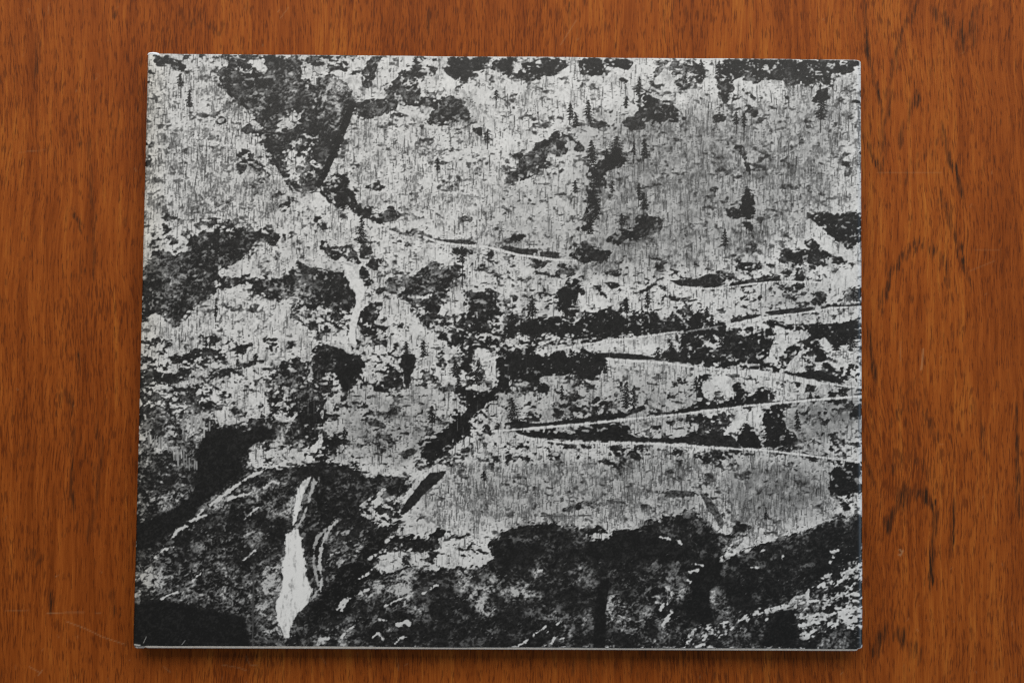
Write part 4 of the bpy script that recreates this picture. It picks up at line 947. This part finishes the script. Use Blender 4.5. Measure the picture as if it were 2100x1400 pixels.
def build_book():
    cpx = np.array(CORNER_PX)
    C = ground(cpx[:, 0], cpx[:, 1], Z_TOP)
    tl, tr, br, bl = C
    root = bpy.data.objects.new('book', None); COL.objects.link(root)
    base = C.mean(0); base[2] = 0
    root.location = base; root.empty_display_size = 0.05
    root['label'] = 'hardback photo book with black and white snowy mountainside jacket lying on the table'
    root['category'] = 'book'
    L = lambda P: P - base            # everything below is local to the book

    # ---- dust jacket: one sheet wrapped round the boards
    NV, NU = 824, 1000
    r_l, r_r = 0.0014, 0.0028
    Wd = np.linalg.norm(tr - tl)
    # cross-section parameter: signed x measured from the spine fold, with its height
    u = np.linspace(0, 1, NU)
    xs = u * Wd
    zs = np.full(NU, Z_TOP)
    k = xs < r_l; zs[k] -= 0.75 * (r_l - np.sqrt(r_l ** 2 - (r_l - xs[k]) ** 2))
    d = Wd - xs; k = d < r_r; zs[k] -= 0.62 * (r_r - np.sqrt(np.clip(r_r ** 2 - (r_r - d[k]) ** 2, 0, None)))
    # spine and back panel on the left, turned-in flap on the right
    pre_x = np.array([Wd * 0.985, Wd * 0.5, 0.004, 0.0012, 0.0003, 0.0, 0.0, 0.0])
    pre_z = np.array([0.0003, 0.0003, 0.0003, 0.0005, 0.0013, 0.0028, 0.0052, 0.0080])
    post_x = np.array([Wd + .00012, Wd - .00005, Wd - .0006, Wd - 0.002, Wd - 0.06])
    post_z = np.array([Z_TOP - .0024, Z_TOP - .0030, Z_TOP - .0034, Z_TOP - .0036, Z_TOP - .0036])
    ax = np.concatenate([pre_x, xs, post_x]) / Wd; az = np.concatenate([pre_z, zs, post_z])
    v = np.linspace(0, 1, NV)[:, None]
    U = np.broadcast_to(ax[None, :], (NV, len(ax))); V = np.broadcast_to(v, U.shape)
    # worn, slightly rounded outer corners
    H = np.linalg.norm(tl - bl); rc = 0.0009
    e = np.minimum(V, 1 - V) * H
    shrink = np.where(e < rc, rc - np.sqrt(np.clip(rc ** 2 - (rc - e) ** 2, 0, None)), 0) / Wd
    U2 = np.where(U > .5, U - shrink * smooth(.98, 1.0, U), U)
    Pq = ((tl * (1 - U2[..., None]) + tr * U2[..., None]) * (1 - V[..., None])
          + (bl * (1 - U2[..., None]) + br * U2[..., None]) * V[..., None])
    Pq[..., 2] = az[None, :]
    # a sheet of paper is never quite flat or quite straight along its cut
    wob = fbm(Pq[..., 0] * 1000 + 500, Pq[..., 1] * 1000 + 500, (70, 30), (1, .4), 401)
    front = smooth(Z_TOP - .0025, Z_TOP - .0008, Pq[..., 2])
    Pq[..., 2] += front * wob * 0.00035
    cut = fbm(Pq[..., 0] * 1000 + 500, np.zeros_like(U), (40, 9, 3), (1, .6, .3), 411) * 0.00022
    Pq[..., 1] += cut * np.where(V < .5, smooth(.02, 0, V), smooth(.98, 1., V)) 
    cv, img = paint_print()
    flat = Pq.copy(); 
    px, py = to_px(flat)
    nu0 = len(pre_x)
    ink = sample(img, cv, px, py)
    ink[:, :nu0] = ink[:, nu0:nu0 + 1] * np.linspace(.55, 1, nu0)[None, :]
    ink[:, nu0 + NU:] = ink[:, nu0 + NU - 1:nu0 + NU]
    me = grid_mesh('dust_jacket', L(Pq), flip=True)
    attribute(me, 'ink', ink)
    N = Nodes('printed_jacket_paper')
    oc = N.n('ShaderNodeTexCoord').outputs['Object']
    c = N.ramp(N.attr('ink'), [(0.0, (0.004, 0.004, 0.0038)), (0.1, (0.020, 0.0195, 0.019)), (0.45, (0.20, 0.20, 0.198)), (0.9, (0.68, 0.676, 0.665))])
    # paper yellowed along the spine
    sep = N.n('ShaderNodeSeparateXYZ'); N.link(oc, sep.inputs[0])
    age = N.n('ShaderNodeMapRange'); age.inputs[1].default_value = -0.139; age.inputs[2].default_value = -0.152
    N.link(sep.outputs['X'], age.inputs[0])
    c = N.mix(N.math('MULTIPLY', age.outputs[0], 0.45), c, (1.0, 0.93, 0.76, 1), 'MULTIPLY')
    N.link(c, N.bsdf.inputs['Base Color'])
    sm = N.noise(oc, 45, 4.0, 0.6)
    N.link(N.math('MULTIPLY_ADD', sm, 0.12, 0.32), N.bsdf.inputs['Roughness'])
    N.bsdf.inputs['Specular IOR Level'].default_value = 0.28
    fine = N.noise(oc, 1800, 2.0, 0.5)
    N.bump(fine, 0.05, 0.0001)
    jacket = obj('dust_jacket', me, N.mat, root)

    # ---- cased boards, spine and pages inside
    cloth = cloth_material()
    ex = (tr - tl) / Wd; ey = (tl - bl) / H
    def quad(l, r, t, b):
        """outline inset from the jacket: left, right, top, bottom (negative = sticking out)"""
        return [(q - base)[:2] for q in (bl + ex * l + ey * b, br - ex * r + ey * b, tr - ex * r - ey * t, tl + ex * l - ey * t)]
    obj('front_board', slab(quad(.0045, .0019, .0012, -.00112), Z_TOP - .0031, Z_TOP - .00022, .0016, .0004), cloth, root)
    obj('back_board', slab(quad(.0045, .0022, .0014, -.0006), .0006, .0031, .0016, .0005), cloth, root)
    # the cloth spine with its rounded caps at head and tail
    bm = bmesh.new(); rows = []
    sec = [(-.0001 + .0046, Z_TOP - .0006), (.0022, Z_TOP - .0005), (.0010, Z_TOP - .0011), (.0005, Z_TOP - .0028), (.0004, .0052), (.0006, .0030), (.0014, .0012), (.0046, .0008)]
    cap = [(-.0014, .55), (-.0013, .86), (-.0009, .98), (0.0, 1.0), (.006, .99)]
    ts = [(y, s) for y, s in cap] + [(H - .006, .99), (H - .0006, 1.0), (H - .0004, .97), (H - .0002, .7)]
    mid = np.array([.0032, .0052])
    for y, s in ts:
        ring = []
        for a, z in sec:
            q = mid + (np.array([a, z]) - mid) * s
            P = bl + ex * q[0] + ey * y - base
            ring.append(bm.verts.new((P[0], P[1], q[1])))
        rows.append(ring)
    for A, B in zip(rows[:-1], rows[1:]):
        for i in range(len(A) - 1): bm.faces.new((A[i], A[i + 1], B[i + 1], B[i]))
    bm.faces.new(rows[0]); bm.faces.new(rows[-1][::-1])
    bmesh.ops.recalc_face_normals(bm, faces=bm.faces)
    me = bpy.data.meshes.new('spine'); bm.to_mesh(me); bm.free()
    for p in me.polygons: p.use_smooth = True
    sp = obj('spine', me, cloth, root)
    # rubbed tail cap of the spine
    NB = Nodes('rubbed_cloth_cap')
    oc = NB.n('ShaderNodeTexCoord').outputs['Object']
    c = NB.ramp(NB.noise(oc, 900, 3.0, 0.6), [(.36, (.09, .08, .07)), (.5, (.50, .48, .45)), (.8, (.72, .71, .68))])
    NB.link(c, NB.bsdf.inputs['Base Color']); NB.bsdf.inputs['Roughness'].default_value = .85
    bm = bmesh.new(); rings = []
    n = 14
    for i in range(n + 1):
        t = i / n
        x = .0004 + .0082 * t
        rad = .00085 * (1 - .62 * smooth(.25, 1., t)) * (smooth(-.02, .14, t) * .75 + .25)
        cy = -.00055 + .00030 * t; cz = Z_TOP - .0014 + .0003 * t
        ring = []
        for k in range(10):
            a = 2 * math.pi * k / 10
            P = bl + ex * x + ey * (cy + rad * math.cos(a)) - base
            ring.append(bm.verts.new((P[0], P[1], cz + rad * math.sin(a) * .8)))
        rings.append(ring)
    for A, B in zip(rings[:-1], rings[1:]):
        for k in range(10): bm.faces.new((A[k], A[(k + 1) % 10], B[(k + 1) % 10], B[k]))
    bm.faces.new(rings[0][::-1]); bm.faces.new(rings[-1])
    bmesh.ops.recalc_face_normals(bm, faces=bm.faces)
    me = bpy.data.meshes.new('tail_cap'); bm.to_mesh(me); bm.free()
    for p in me.polygons: p.use_smooth = True
    obj('tail_cap', me, NB.mat, sp)
    # pages
    NP = Nodes('page_edges')
    oc = NP.n('ShaderNodeTexCoord').outputs['Object']
    ln = NP.noise(NP.coords((.02, .02, 1), src=oc), 5200, 2.0, .6)
    c = NP.mix(ln, (.42, .39, .33, 1), (.78, .75, .68, 1))
    NP.link(c, NP.bsdf.inputs['Base Color']); NP.bsdf.inputs['Roughness'].default_value = .8
    NP.bump(ln, .4, .0002)
    obj('page_block', slab(quad(.005, .0045, .0045, .0035), .0032, Z_TOP - .0037, .0006, 0), NP.mat, root)
    # ---- torn curl of bare paper at the head of the spine
    NT = Nodes('torn_paper'); 
    oc = NT.n('ShaderNodeTexCoord').outputs['Object']
    c = NT.mix(NT.noise(oc, 1500, 2.0, .5), (.62, .64, .68, 1), (.84, .86, .90, 1))
    NT.link(c, NT.bsdf.inputs['Base Color']); NT.bsdf.inputs['Roughness'].default_value = .8
    pts = [(302.5, 112.2), (305, 108.6), (309, 107.8), (314, 107.2), (320, 107.8), (325, 109.3), (329, 112.0)]
    low = [(303.2, 113.0), (306, 112.2), (310, 111.6), (314, 111.8), (319, 112.6), (324, 113.6), (329, 112.6)]
    bm = bmesh.new(); ra = []
    for (xa, ya), (xb, yb), hgt in zip(pts, low, (.0001, .0004, .0006, .0006, .0005, .0004, .0001)):
        A = ground(xa, ya, Z_TOP - .0003) - base; B = ground(xb, yb, Z_TOP + .0001) - base; M = (A + B) / 2
        ra.append([bm.verts.new(A), bm.verts.new((M[0], M[1], Z_TOP + hgt)), bm.verts.new(B)])
    for A, B in zip(ra[:-1], ra[1:]):
        for k in range(2): bm.faces.new((A[k], A[k + 1], B[k + 1], B[k]))
    bmesh.ops.recalc_face_normals(bm, faces=bm.faces)
    me = bpy.data.meshes.new('torn_edge'); bm.to_mesh(me); bm.free()
    for p in me.polygons: p.use_smooth = True
    t = obj('torn_edge', me, NT.mat, jacket)
    t['label'] = 'white torn curl of paper at the upper left corner'
    return root

build_table()
build_book()
